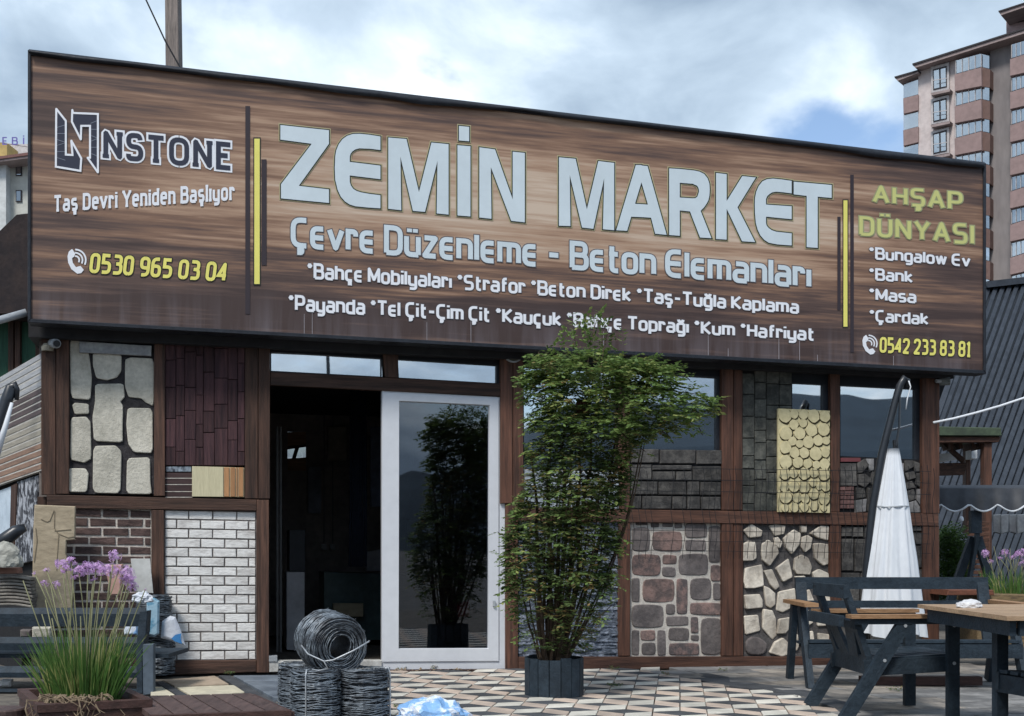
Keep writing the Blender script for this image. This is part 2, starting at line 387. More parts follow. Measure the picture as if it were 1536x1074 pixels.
for i in range(-30, 30):
    for j in range(-6, 30):
        o = org+tx*(i*a_*sqrt(3)+(j % 2)*a_*sqrt(3)/2)-tdir*(j*1.5*a_)
        o.z = gz(o.x, o.y)
        for k_ in range(3):
            c = o+tile_me[k_][1]; d = (c-P0).dot(NN)
            if d < .13 or c.y < 4.5: continue
            px = to_px(c)
            if px[0] < 440 or px[0] > right_limit(px)-3: continue
            if px[0] < 560 and px[1] < 1030: continue
            cand.append((c, k_, px))
cand.sort(key=lambda t: (t[2][1] > 1085, -t[2][1]))
vis = [t for t in cand if t[2][1] < 1085]; rest = [t for t in cand if t[2][1] >= 1085]
vis.sort(key=lambda t: -t[2][1]); over = vis[295:]+rest; vis = vis[:295]
for c, k_, px in vis:
    o = bpy.data.objects.new('paving_tile', tile_me[k_][0]); COL.objects.link(o); o.parent = yard
    lift = Vector((random.uniform(-.002, .002), random.uniform(-.002, .002), random.uniform(-.003, .004)))
    o.location = c+lift-WL[yard.name]; o.rotation_euler = (random.uniform(-.006, .006), random.uniform(-.006, .006), 0)
far = MB()
for c, k_, px in over:
    me, _ = tile_me[k_]; far.add([v.co+c for v in me.vertices], [tuple(p.vertices) for p in me.polygons], k_)
if over: o = far.build('far_paving_tile', [t_dark, t_white, t_pink], yard, kind='stuff')
# --- worn slabs round the tables, in rough courses
def slabs_region(x0, x1, d0, d1, w_, h_, m_, inside, jit=.02, parent=yard):
    d = d0
    r = 0
    while d < d1:
        hh = h_*random.uniform(.8, 1.2); s = x0-random.random()*w_
        while s < x1:
            ww = w_*random.uniform(.6, 1.3)
            pts = [gp(s+.006, d+.006), gp(s+ww-.006, d+.006), gp(s+ww-.006, d+hh-.006), gp(s+.006, d+hh-.006)]
            c = sum(pts, Vector())/4
            if inside(to_px(c), c):
                pts = [p+Vector((random.uniform(-jit, jit)*.3, random.uniform(-jit, jit)*.3, 0)) for p in pts]
                vs, fs = prismz(pts, .03, None)
                mkobj('paving_slab', vs, fs, random.choice(m_), parent)
            s += ww
        d += hh
t_worn = mat('worn beige slab', (.30, .27, .235), (.15, .14, .13), 3, rough=.9, bump=.5, rnd=.15, lo=.4, hi=.6)
slabs_region(1.6, 7.5, .12, 4.2, .55, .3, [t_dirty, t_dirty, t_worn], lambda p, c: p[0] > right_limit(p)+16 and p[0] < 1750 and p[1] < 1100)
def gslab(px, m_): 
    vs, fs = prismz(gquad(px), .034, None); return mkobj('paving_slab', vs, fs, m_, yard)
# dark curved border band
for i in range(1, len(edge_curve)-2):
    a, b = edge_curve[i], edge_curve[i+1]
    gslab([(a[0]+4, a[1]-.5), (b[0]+4, b[1]-.5), (b[0]+60-5*i, b[1]-3-.3*i), (a[0]+60-5*i, a[1]-3-.3*i)], t_dark)
# large slabs left of the door
t_beige = mat('beige stone slab', (.42, .33, .25), (.34, .27, .2), 5, rough=.9, bump=.4)
t_cream = mat('cream stone slab', (.58, .53, .40), (.48, .44, .34), 5, rough=.9, bump=.4)
t_blue = mat('blue grey shiny slab', (.17, .20, .235), (.10, .12, .15), 4, rough=.5, bump=.4, rnd=.1)
gslab([(243, 1020), (322, 1013.5), (343, 1025.5), (262, 1028.5)], t_beige)
gslab([(265, 1030.5), (350, 1027.5), (376, 1037), (290, 1044)], t_cream)
gslab([(226, 1030), (243, 1030), (262, 1042), (226, 1042)], t_cream)
gslab([(328, 1013), (345, 1013), (425, 1060), (404, 1062)], t_dark)
gslab([(232, 1022), (245, 1022), (285, 1044), (268, 1044)], t_dark)
for k_ in range(4):
    y = 1013+k_*8.2; x = 350+k_*15
    gslab([(x, y), (x+120, y-1), (x+136, y+7), (x+15, y+7.6)], t_blue)
# ================================================================ THE SHOP
shop = thing('shop_building', 'low timber framed showroom faced with stone, brick and wood cladding samples', 'shop', P0)
def board(pts, m_, front=.055, thick=.05, name='post', bevel=.004, parent=shop, **k): return slab(name, pts, FAC, front, thick, m_, parent, bevel, **k)
def sub(name, px, front, m_, parent, bevel=.004, thick=.03, **k): return slab(name, px, FAC, front, thick, m_, parent, bevel, **k)
Q = quad
# posts and rails, left bay
board(Q(62, 470, 83.4, 742), wood_v); board(Q(84.2, 470, 103.5, 741), wood_v)
board(Q(231, 505, 247.5, 744), wood_v); board(Q(367.5, 500, 387, 748), wood_v); board(Q(387.8, 500, 405, 748), wood_v, .062)
board(Q(70, 742, 385, 762, 749.5, 766), wood_h, .058, name='rail')
board(Q(56, 745, 69, 1020), wood_v, .03); board(Q(227, 765, 246, 1012), wood_v); board(Q(385, 749.5, 403.5, 1009), wood_v)
board(Q(247, 991.5, 384.5, 1013, 990, 1008), wood_h, .05, name='rail'); board(Q(56, 1000, 226, 1020, 996, 1014), wood_h, .05, name='rail')
# posts and rails round the door and on the right
board(Q(751, 500, 769, 755), woodr_v, .06); board(Q(769.8, 500, 785, 755), woodr_v, .055)
board(Q(758.5, 756, 777, 1006), woodr_v, .05)
board(Q(405.5, 557.5, 751, 577.5, 575.3, 594.5), wood_h, .05, name='rail')
board([(572.5, 510), (598, 512), (597, 567), (578, 566)], wood_v, .045)
board(Q(930, 530, 945, 764), woodr_v, .05); board(Q(1083, 530, 1100, 765), woodr_v, .055); board(Q(1100.8, 530, 1114, 765), woodr_v, .05)
board(Q(1246, 540, 1260, 768), woodr_v, .055); board(Q(1384, 540, 1409.5, 770), woodr_v, .06)
board(Q(778, 762, 1408, 781.5, 770.5, 789), woodr_h, .058, name='rail')
board(Q(928, 782, 945.5, 984), woodr_v, .05); board(Q(1083, 784, 1100, 984), woodr_v, .05); board(Q(1100.8, 784, 1115, 984), woodr_v, .045)
board(Q(1245.5, 786, 1262, 984), woodr_v, .05); board(Q(1384, 789, 1409, 998), woodr_v, .05)
board(Q(778, 985.5, 1408, 1005, 984.5, 1000.5), woodr_h, .052, name='rail')
board(Q(560, 1006, 790, 1017, 1004.5, 1015), mat('old sill timber', (.07, .04, .038), (.03, .02, .018), 4, WH, .85, .7), .13, .12, name='sill_timber')
# dark fascia behind the sign, above the windows
board(Q(62, 440, 405, 512, 470, 524), black_board, .02, .05, name='fascia')
board([(405, 470), (1384, 500), (1384, 584), (1260, 578), (1188, 575), (1083, 565.5), (934, 558), (785, 550), (751, 548.5), (597, 539), (572.5, 538), (405, 527)], black_board, .0, .05, name='fascia')
# ---- cream stones in dark grout
C7 = (40, 480, 3.837)
pnl = board(Q(103.5, 505, 231, 741), grout_dark, .012, .06, name='cladding_panel', label='cream stone cladding sample in dark joints', bevel=0)
for s_ in [[(252,120),(300,122),(300,186),(350,188),(358,240),(368,330),(362,455),(258,445)], [(385,195),(540,200),(538,290),(515,325),(460,340),(405,328),(388,260)],
           [(572,232),(600,222),(730,226),(728,490),(690,470),(665,445),(590,438),(572,380)], [(268,492),(280,482),(352,488),(354,535),(280,537)],
           [(398,372),(552,370),(558,440),(532,470),(548,495),(545,620),(548,700),(392,692),(385,560),(400,470)], [(585,510),(720,512),(722,762),(620,755),(590,710),(580,600)],
           [(258,565),(340,562),(362,590),(366,795),(330,815),(255,800)], [(388,730),(510,728),(540,760),(535,994),(384,990)], [(582,800),(706,795),(705,930),(716,998),(578,996)],
           [(243,858),(335,860),(350,885),(342,986),(243,985)]]:
    sub('stone', P(C7, s_), .028, stone_cream, pnl, .003, round_=2, pillow=.0015, jit=.02, q=.10, grow=.9)
sub('foam_strip', P(C7, [(303,122),(718,148),(716,206),(303,186)]), .056, foam_strip, pnl, .003)
# ---- plum shingle planks
pnl = board(Q(247.5, 500, 367.5, 698.5), gap_dark, .012, .06, name='cladding_panel', label='dark plum wooden shingle cladding sample', bevel=0)
ed = [247.5, 264, 277, 294, 305, 321.5, 342, 356.5, 367.3]
for a, b in zip(ed, ed[1:]):
    y = 480+random.random()*25
    while y < 698:
        y2 = min(y+random.uniform(28, 62), 698.4)
        if 698-y2 < 12: y2 = 698.4
        if y2 > 500: sub('shingle', Q(a+.3, max(y, 500)+.4, b-.3, y2-.3), .03+random.uniform(0, .012), shingle, pnl, .003, jit=.03)
        y = y2
# ---- small plank sample, cream foam sample, striped sample
pnl = board(Q(247.5, 698.5, 289, 746), gap_dark, .012, .06, name='cladding_panel', bevel=0)
for k_, (a, b) in enumerate(((709, 716.5), (718, 726), (728, 736.5), (738.5, 745))):
    sub('plank', Q(248, a, 288.5, b), .03, mat('dark plank sample', (.06, .035, .035), (.035, .02, .02), 4, WH, .7, .3, rnd=.2), pnl, .002)
    sub('plank_joint', Q(248, b+.2, 288.5, b+1.3), .028, mortar_white, pnl, 0)
sub('plank', Q(249, 700, 287, 707.5), .035, mat('chalky blue sample', (.3, .36, .42), (.03, .035, .05), 30, (1, 1, .6), .7, .3), pnl, .002)
sub('trim_board', P(C7, [(952,842),(1132,846),(1132,1018),(952,1016)]), .055, mat('cream lacquer board', (.58, .53, .35), (.52, .47, .31), 6, WV, .6, .2), shop, .002)
stp = board(P(C7, [(1132,846),(1252,850),(1252,1019),(1132,1018)]), mat('cream groove', (.6, .5, .32), None, 5), .045, .03, name='striped_sample', bevel=0)
for a, b in ((1137, 1166), (1173, 1200), (1206, 1214), (1220, 1247)):
    sub('slat', P(C7, [(a, 848), (b, 849), (b, 1017), (a, 1016)]), .055, mat('tan slat', (.42, .22, .10), (.33, .17, .08), 6, WV, .6, .3, rnd=.15), stp, .002, .01)
# ---- brick samples
def bricks(pnl, x0, x1, y0l, y1l, y0r, y1r, rows, blen, m_, joint, front, shift0=0.5, jj=.0, rndlen=0.0, skip=None, lens=None):
    for r in range(rows):
        fa, fb = r/rows, (r+1)/rows
        x = x0-((shift0 if r % 2 else 0)*blen)-(random.uniform(0, rndlen)*blen)
        while x < x1-2:
            L_ = blen*(1+random.uniform(-rndlen, rndlen)); a, b = max(x, x0)+joint/2, min(x+L_, x1)-joint/2
            if b-a > 3:
                def Y(xx, f): t = (xx-x0)/(x1-x0); return (y0l+(y0r-y0l)*t)*(1-f)+(y1l+(y1r-y1l)*t)*f
                j = [random.uniform(-jj, jj) for _ in range(8)]
                pts = [(a+j[0], Y(a, fa)+joint/2+j[1]), (b+j[2], Y(b, fa)+joint/2+j[3]), (b+j[4], Y(b, fb)-joint/2+j[5]), (a+j[6], Y(a, fb)-joint/2+j[7])]
                if not (skip and skip(sum(p[0] for p in pts)/4, sum(p[1] for p in pts)/4)):
                    sub('brick', pts, front+random.uniform(-.003, .003), m_, pnl, .003, jit=.02)
            x += L_
pnl = board(Q(69, 762, 227, 1001, 764, 997), grout_light, .012, .06, name='cladding_panel', label='dark brown brick sample with light mortar', bevel=0)
bricks(pnl, 70, 227, 761, 1000, 764.5, 997, 17, 41.3, brick_dark, 3.4, .021, .47, .6)
pnl = board(Q(246.3, 764, 384.7, 991.6, 767, 990.2), grout_grey, .012, .06, name='cladding_panel', label='white brick sample with thin dark joints', bevel=0)
bricks(pnl, 247, 384, 764.5, 991, 767.5, 989.5, 16, 36, brick_white, 2.1, .021, .5, .25)
# ---- grey ledge bricks under the second window
C3 = (720, 480, 3.58)
pnl = board(Q(945.3, 673.5, 1083, 764.5, 677.5, 766), gap_dark, .03, .08, name='cladding_panel', label='grey cut stone sample under the window', bevel=0)
for x0, y0, x1, y1 in [(812,692,963,768),(967,695,1160,772),(1163,698,1300,775),(815,775,923,860),(927,778,1138,806),(927,812,1050,860),(1054,812,1140,862),(1144,784,1296,862),
                       (812,866,955,938),(959,866,1110,940),(1113,866,1180,940),(1183,868,1296,942),(812,944,868,1015),(872,944,1030,1016),(1034,946,1110,1016),(1114,946,1185,1017),(1188,948,1294,1018)]:
    sub('stone', P(C3, Q(x0+2, y0+2, x1-2, y1-2)), .05+random.uniform(0, .008), ledge, pnl, .005, jit=.05)
# ---- upright mossy stone sample
C5 = (1080, 540, 4.131)
pnl = board(Q(1114, 540, 1187.7, 768), gap_dark, .012, .06, name='cladding_panel', label='tall mossy grey stone sample laid on its side', bevel=0)
for a, b in ((139, 213), (217, 286), (290, 366), (370, 444)):
    y = 20+random.random()*60
    while y < 938:
        y2 = y+random.uniform(70, 140)
        if 940-y2 < 45: y2 = 938
        if not (a > 360 and y2 > 320): sub('stone', P(C5, Q(a, y+2, b, y2-2)), .032+random.uniform(0, .01), ledge_dark, pnl, .005, jit=.06)
        elif y < 300: sub('stone', P(C5, Q(a, y+2, b, 300)), .035, ledge_dark, pnl, .005)
        y = y2
# ---- yellow log end board
pnl = board([(1167.6, 612.6), (1245, 616), (1245, 769.5), (1167.6, 768)], yellow_foam, .085, .03, name='log_end_panel', label='pale yellow board of round log ends', bevel=.002)
for x, y, r in [(400,345,42),(458,335,27),(515,337,30),(578,348,38),(648,350,34),(455,400,30),(513,392,26),(565,435,38),(641,430,38),(405,455,40),(492,455,36),(447,503,27),(492,520,24),(545,508,36),(605,498,32),(655,500,24),
                (402,540,38),(460,575,32),(520,575,32),(590,580,40),(650,575,28),(405,630,40),(480,635,34),(540,642,28),(595,650,24),(646,645,32),(400,705,36),(452,705,26),(520,705,36),(580,700,28),(643,710,36),(395,785,30),(455,785,34),
                (520,790,34),(575,762,24),(612,785,20),(652,785,28),(406,850,38),(475,855,28),(525,858,28),(580,830,32),(643,860,36),(400,917,24),(460,915,28),(520,914,26),(580,905,28),(640,918,20)]:
    m_ = MB(); o = FAC.hit(*P(C5, [(x, y)])[0], .085); sc = (FAC.hit(*P(C5, [(x+r, y)])[0], .085)-o).length
    n = 14; wob = [random.uniform(.93, 1.05) for _ in range(n)]
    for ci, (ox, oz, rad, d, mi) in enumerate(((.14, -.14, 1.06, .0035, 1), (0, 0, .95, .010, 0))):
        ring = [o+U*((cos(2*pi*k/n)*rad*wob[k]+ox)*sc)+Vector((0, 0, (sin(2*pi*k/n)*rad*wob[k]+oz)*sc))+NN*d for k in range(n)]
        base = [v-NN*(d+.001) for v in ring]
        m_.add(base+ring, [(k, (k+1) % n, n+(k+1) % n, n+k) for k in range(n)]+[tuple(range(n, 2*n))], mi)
    m_.build('log_end', [yellow_foam, dark_crescent], pnl)
# ---- field stones in pale mortar
C4 = (720, 760, 3.42)
pnl = board(Q(945.5, 782.5, 1083, 985.5, 784.5, 985), mortar_white, .012, .06, name='cladding_panel', label='grey and reddish field stones in pale mortar', bevel=0)
for x0, y0, x1, y1, r_ in [(778,104,872,230,0),(798,80,864,96,0),(876,80,922,108,0),(936,80,992,104,0),(998,80,1040,112,0),(885,122,1040,230,1),(1052,84,1168,160,0),(1052,166,1162,229,0),(1174,98,1236,288,0),
                    (778,242,930,356,2),(936,246,1012,298,1),(934,308,1006,361,0),(1018,238,1174,355,0),(1184,298,1237,382,1),(778,366,822,490,0),(834,368,1002,491,1),(1008,368,1068,552,2),(1078,364,1188,480,0),(1195,390,1237,479,0),
                    (778,500,945,623,0),(953,498,1004,552,0),(1078,489,1237,557,1),(955,561,1072,614,0),(1081,565,1123,651,2),(1133,569,1241,762,0),(778,632,819,764,0),(822,632,903,687,1),(828,697,904,764,0),(909,633,957,764,0),
                    (966,621,1074,691,0),(1082,656,1125,689,0),(969,699,1127,764,2)]:
    x0 += 1.5; y0 += 1.5; x1 -= 1.5; y1 -= 1.5; c = min((x1-x0), (y1-y0))*.16; j = lambda: random.uniform(-2.5, 2.5)
    pts = [(x0+c, y0+j()), (x1-c, y0+j()), (x1+j()*.5, y0+c), (x1+j()*.5, y1-c), (x1-c, y1+j()), (x0+c, y1+j()), (x0+j()*.5, y1-c), (x0+j()*.5, y0+c)]
    sub('stone', P(C4, pts), .020+random.uniform(0, .003), [stone_grey, stone_red, mat('mottled stone', (.26, .17, .15), (.10, .085, .085), 9, rough=.9, bump=.9, rnd=.1, lo=.42, hi=.62)][r_], pnl, .006, round_=1, jit=.03)
# ---- pale crazy stones in grey grout
CH = (1100, 770, 4.669)
pnl = board(Q(1115.3, 785, 1245.3, 985, 787, 984.5), grout_mid, .012, .06, name='cladding_panel', label='pale rubble stones in wide grey grout', bevel=0)
for s_ in [[(78,120),(130,78),(205,130),(195,155),(120,170)],[(255,85),(300,78),(365,88),(350,140),(290,150)],[(478,90),(512,90),(510,130),(485,135)],[(545,135),(610,88),(668,92),(668,190),(600,165)],
    [(75,215),(110,198),(160,205),(160,310),(130,325),(75,328)],[(205,220),(250,193),(300,225),(313,275),(255,363),(210,320),(200,270)],[(290,180),(315,168),(340,205),(320,240),(300,215)],[(355,175),(428,115),(465,145),(465,210),(410,280),(370,240)],
    [(490,175),(520,160),(548,180),(540,240),(510,268),(485,235)],[(565,215),(600,210),(668,222),(668,355),(630,360),(580,310)],[(85,385),(195,365),(208,400),(205,500),(150,518),(90,518),(75,480)],[(220,405),(270,395),(322,510),(300,535),(265,500)],
    [(302,385),(388,320),(415,445),(345,475)],[(435,315),(480,297),(525,320),(550,375),(540,425),(450,425),(435,390)],[(218,512),(250,530),(290,560),(290,640),(270,655),(235,640)],[(325,555),(435,528),(435,640),(345,692),(310,680)],
    [(80,580),(190,575),(208,610),(205,655),(90,670)],[(210,675),(270,680),(298,740),(300,850),(280,880),(215,810)],[(325,745),(425,728),(405,790),(370,835),(310,840)],[(78,720),(165,718),(185,820),(90,845)],
    [(262,975),(300,905),(345,882),(380,910),(395,985),(340,995)],[(398,860),(450,850),(470,900),(450,960),(425,945)],[(440,440),(500,445),(530,500),(470,520)],[(565,415),(600,400),(665,420),(668,480),(580,490)],
    [(470,560),(540,540),(560,620),(490,650)],[(590,530),(668,520),(668,620),(610,640)],[(455,700),(530,680),(560,760),(490,800)],[(590,680),(660,670),(668,780),(600,790)],[(490,840),(560,830),(570,930),(500,960)],[(600,840),(668,850),(668,960),(610,975)]]:
    j_ = [(x+random.uniform(-5, 5), y+random.uniform(-5, 5)) for x, y in s_]
    sub('stone', P(CH, j_), .034+random.uniform(0, .006), stone_pale, pnl, .003, round_=1, pillow=.002, jit=.12, q=.07, grow=.7)
sub('stone', P(CH, [(150,855),(235,900),(238,960),(200,995),(110,990),(85,950),(90,890)]), .034, stone_grey, pnl, .005, round_=1, pillow=.004)
# ---- grey flag sample, lower right
CI = (1230, 780, 6.71)
pnl = board(Q(1262, 787, 1384, 985, 789, 984), gap_dark, .012, .06, name='cladding_panel', label='large grey flag stones at the right corner', bevel=0)
for x0, y0, x1, y1 in [(215,62,328,168),(335,66,440,172),(220,186,342,512),(352,188,520,520),(215,528,405,640),(445,66,600,180),(610,66,760,250),(765,66,920,160),(530,190,700,420),(710,260,940,480),(930,60,1028,114),(935,125,1028,245),(768,170,925,250),
                       (950,256,1030,482),(975,494,1030,640),(530,430,700,640),(412,530,522,640),(710,490,960,640),(215,650,400,900),(410,650,640,860),(650,650,840,900),(850,650,1030,880),(215,910,480,1040),(490,870,640,1040),(650,910,860,1040),(870,890,1030,1040),(215,1050,500,1240),(510,1050,760,1240),(770,1050,1030,1240)]:
    sub('stone', P(CI, Q(x0+4, y0+4, x1-4, y1-4)), .034+random.uniform(0, .008), ledge, pnl, .004, jit=.03)
# ---- samples behind the third window sill
pnl = board([(1260, 684), (1384, 689.5), (1384, 771), (1260, 769)], gap_dark, .0, .05, name='cladding_panel', label='stone samples standing along the third window', bevel=0)
brk_red = mat('dull red brick', (.20, .11, .10), (.10, .06, .06), 8, rough=.9, bump=.6, rnd=.2)
for k_ in range(5):
    for a, b in ((745, 785), (789, 830)):
        if k_ % 2: a, b = (745, 765) if a == 745 else (769, 830)
        sub('brick', P(C5, Q(a, 785+k_*28, b, 808+k_*28)), .018, brk_red, pnl, .002, .02)
for s_ in [[(745,640),(845,640),(850,780),(745,778)],[(850,640),(900,612),(925,650),(880,700),(856,700)],[(905,612),(955,612),(955,680),(930,690)],[(858,708),(900,705),(945,740),(900,790),(858,770)],[(945,690),(990,700),(990,800),(930,760)],
           [(840,790),(895,795),(905,850),(850,860)],[(840,870),(910,860),(905,940),(840,945)],[(915,790),(990,810),(985,930),(915,935)],[(1000,620),(1080,625),(1070,750),(1000,740)],[(1085,630),(1140,640),(1140,700),(1080,740)],
           [(1148,622),(1195,622),(1205,660),(1150,690)],[(1200,625),(1240,640),(1238,690),(1210,690)],[(1148,700),(1205,690),(1215,730),(1165,745)],[(1220,700),(1242,700),(1242,790),(1215,770)],[(1150,760),(1190,750),(1215,790),(1160,800)],
           [(1150,815),(1200,800),(1220,860),(1160,880)],[(1225,800),(1244,800),(1244,900),(1222,870)],[(1150,890),(1215,870),(1242,915),(1242,945),(1150,945)],[(1000,760),(1070,770),(1060,940),(1000,940)],[(1080,760),(1140,770),(1140,940),(1075,940)]]:
    sub('stone', P(C5, s_), .02+random.uniform(0, .006), ledge if random.random() < .6 else mat('pale flag stone', (.26, .25, .25), (.13, .13, .13), 9, rough=.9, bump=.8, rnd=.2), pnl, .003, .02, jit=.05)
sub('sample_label', P(C5, Q(748, 606, 872, 630)), .02, mat('dull red label', (.17, .05, .055), None, 5, rough=.5), pnl, .001, .01)
# ---- pale split stone under the first window and slate behind the shrub
pnl = board(Q(785.3, 704, 930, 762.5, 708, 764.5), mortar_white, .012, .06, name='cladding_panel', label='pale blue split stone sample under the first window', bevel=0)
bricks(pnl, 786, 929, 704, 762, 708, 764, 7, 26, mat('pale blue split stone', (.42, .47, .52), (.24, .28, .33), 10, rough=.9, bump=.8, rnd=.2), 1.6, .03, .4, .4, .3)
pnl = board(Q(777.3, 781.5, 928, 986, 782.2, 985.7), gap_dark, .004, .05, name='cladding_panel', label='blue grey split face slate sample behind the shrub', bevel=0)
sm = MB(); y = 782
while y < 985:
    h_ = random.uniform(3, 6); x = 778-random.random()*10
    while x < 927:
        w_ = random.uniform(8, 24); a, b = max(x, 778), min(x+w_-.5, 927.5); d = random.uniform(.012, .034)
        if b-a > 2:
            pts = [FAC.hit(a, y, d), FAC.hit(b, y, d+random.uniform(-.006, .006)), FAC.hit(b, min(y+h_, 985)-.4, d), FAC.hit(a, min(y+h_, 985)-.4, d+random.uniform(-.006, .006))]
            sm.add(pts+[p-NN*.03 for p in pts], [(0, 1, 2, 3), (0, 4, 5, 1), (1, 5, 6, 2), (2, 6, 7, 3), (3, 7, 4, 0)])
        x += w_
    y += h_
sm.build('split_slate', slate_fine, pnl, kind='stuff')
# ---------------------------------------------------------------- windows
def window(frame_px, pane_px, label, off=.0, depth=.05, fm=black_trim, gm_=glass_win):
    """frame ring + glass"""
    n = len(frame_px); o = [FAC.hit(x, y, off) for x, y in frame_px]; i_ = [FAC.hit(x, y, off) for x, y in pane_px]
    m_ = MB(); back = -NN*depth
    vs = o+i_+[v+back for v in o]+[v+back for v in i_]
    fs = []
    for k in range(n):
        j = (k+1) % n
        fs += [(k, j, n+j, n+k), (n+k, n+j, 3*n+j, 3*n+k), (2*n+k, 3*n+k, 3*n+j, 2*n+j), (k, 2*n+k, 2*n+j, j)]
    m_.add(vs, fs); w_ = m_.build('window', fm, shop, label=label)
    g = [FAC.hit(x, y, off-depth*.5) for x, y in pane_px]; e = 1.0
    c = sum(g, Vector())/n; g = [p+(p-c).normalized()*.012 for p in g]
    q_ = MB(); q_.add(g+[p-NN*.008 for p in g], [tuple(range(n)), tuple(range(2*n-1, n-1, -1))]+[(k, n+k, n+(k+1) % n, (k+1) % n) for k in range(n)])
    q_.build('pane', gm_, w_); return w_
window([(405.5,526),(572.5,537),(572.5,566),(405.5,557.5)], [(407,528),(571,538),(571.3,564.8),(407,556)], 'narrow window above the open doorway')
window([(595.5,538),(751,548),(751,576),(597,567)], [(597,539.3),(744.5,548.3),(744.5,574.6),(598.5,566.3)], 'narrow window above the white door')
window([(785,549.5),(930,557.5),(930,708),(785,704)], [(786,551),(929,559),(929,706.5),(786,702.5)], 'first large window behind the shrub')
window([(945,557.5),(1083,565),(1083,679),(945,674)], [(946.5,559.5),(1074.5,567),(1074.5,675.5),(946.5,673)], 'second large window right of the shrub')
window([(1187.7,573),(1246,576.5),(1246,700),(1187.7,698)], [(1188.5,574.8),(1234.5,577.3),(1234.5,698),(1188.5,697)], 'small window above the yellow log board')
window([(1260,577),(1384,583.5),(1384,690),(1260,685)], [(1260.8,578.5),(1373,584),(1373,689),(1260.8,684)], 'third large window by the right corner')
sub('wooden_batten', P(C5, [(1172,600),(1212,385),(1228,385),(1192,600)]), -.06, armwood, shop, .002)
# ---------------------------------------------------------------- white sliding door
lf = []
def ring(name, op, ip, off, depth, m_, parent, label=None):
    o = [FAC.hit(x, y, off) for x, y in op]; i_ = [FAC.hit(x, y, off) for x, y in ip]; ib = [FAC.hit(x, y, off)-NN*.02+(Vector((0, 0, 0))) for x, y in inset_px(ip, 1.0)]
    n = 4; b = -NN*depth; m2 = MB()
    vs = o+i_+ib+[v+b for v in o]+[v+b for v in ib]
    fs = []
    for k in range(n):
        j = (k+1) % n
        fs += [(k, j, n+j, n+k), (n+k, n+j, 2*n+j, 2*n+k), (2*n+k, 2*n+j, 4*n+j, 4*n+k), (k, 3*n+k, 3*n+j, j), (3*n+k, 4*n+k, 4*n+j, 3*n+j)]
    m2.add(vs, fs); return m2.build(name, m_, parent, label=label)
def inset_px(p, d):
    return [tuple(v) for v in inset2([Vector(a) for a in p], d)]
ring('door_frame', [(573,586),(757,596),(757.5,1003.2),(573,1005)], [(576,590.5),(749,600.2),(749,990),(576,991)], .03, .07, pvc, shop)
leaf = ring('door_leaf', [(574.5,589),(748,598.6),(748,991.3),(574.5,992.5)], [(598.7,601),(734.7,607.4),(733.3,973.3),(597.8,973.8)], .042, .05, pvc, shop, 'white framed glass door leaf')
g = [FAC.hit(x, y, .015) for x, y in [(597,599.5),(736,606),(735,975),(596,975.5)]]
q_ = MB(); q_.add(g+[p-NN*.012 for p in g], [(0,1,2,3),(7,6,5,4),(0,4,5,1),(1,5,6,2),(2,6,7,3),(3,7,4,0)]); q_.build('pane', glass_door, leaf)
q_ = MB(); h0 = FAC.hit(741, 905, .05); q_.box(h0, (.02, .03, .05), Matrix.Rotation(PHI, 3, 'Z')); q_.build('handle', metal_light, leaf)
board([(403.8,992.2),(573,990.8),(573,1003.5),(403.8,1008.3)], mat('weathered pvc sill', (.52, .52, .5), (.36, .35, .33), 6, rough=.6, bump=.3), .05, .14, name='door_sill')
board(Q(403.5, 984, 416, 992.5), mat('grey bracket', (.3, .32, .34), None, 5), .06, .1, name='sill_bracket', bevel=.002)
# ---------------------------------------------------------------- the dark room behind
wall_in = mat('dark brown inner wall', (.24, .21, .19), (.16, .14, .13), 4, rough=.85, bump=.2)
def box_room(a, b, c, d, m_, name): mkobj(name, [a, b, c, d], [(0, 1, 2, 3)], m_, shop)
s0 = (FAC.hit(62, 1000)-P0).dot(U)+.02; s1 = (FAC.hit(1409, 990)-P0).dot(U)-.02
def rp(s, d, z): p = P0+U*s-NN*d; p.z = z; return p
ZF, ZC, DB = -.05, 2.75, 4.6
def wallbox(name, s_a, d_a, s_b, d_b, z0, z1, t, m_, holes=None):
    m2 = MB(); A = rp(s_a, d_a, 0); B = rp(s_b, d_b, 0); mid = (A+B)/2; L_ = (B-A).length; ang = atan2((B-A).y, (B-A).x)
    m2.box((mid.x, mid.y, (z0+z1)/2), (L_, t, z1-z0), Matrix.Rotation(ang, 3, 'Z')); return m2.build(name, m_, shop)
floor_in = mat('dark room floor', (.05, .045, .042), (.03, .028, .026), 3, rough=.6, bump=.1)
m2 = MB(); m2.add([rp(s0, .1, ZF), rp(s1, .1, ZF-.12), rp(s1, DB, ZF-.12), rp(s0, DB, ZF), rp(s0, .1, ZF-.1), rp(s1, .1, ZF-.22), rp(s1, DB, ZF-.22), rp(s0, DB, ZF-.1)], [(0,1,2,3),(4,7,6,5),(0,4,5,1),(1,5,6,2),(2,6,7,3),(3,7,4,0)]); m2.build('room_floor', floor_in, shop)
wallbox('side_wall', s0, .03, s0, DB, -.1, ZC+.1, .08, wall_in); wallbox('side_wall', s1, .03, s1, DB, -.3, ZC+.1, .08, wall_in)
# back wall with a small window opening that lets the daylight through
def back(s_a, s_b, z0, z1): wallbox('back_wall', s_a, DB, s_b, DB, z0, z1, .08, wall_in)
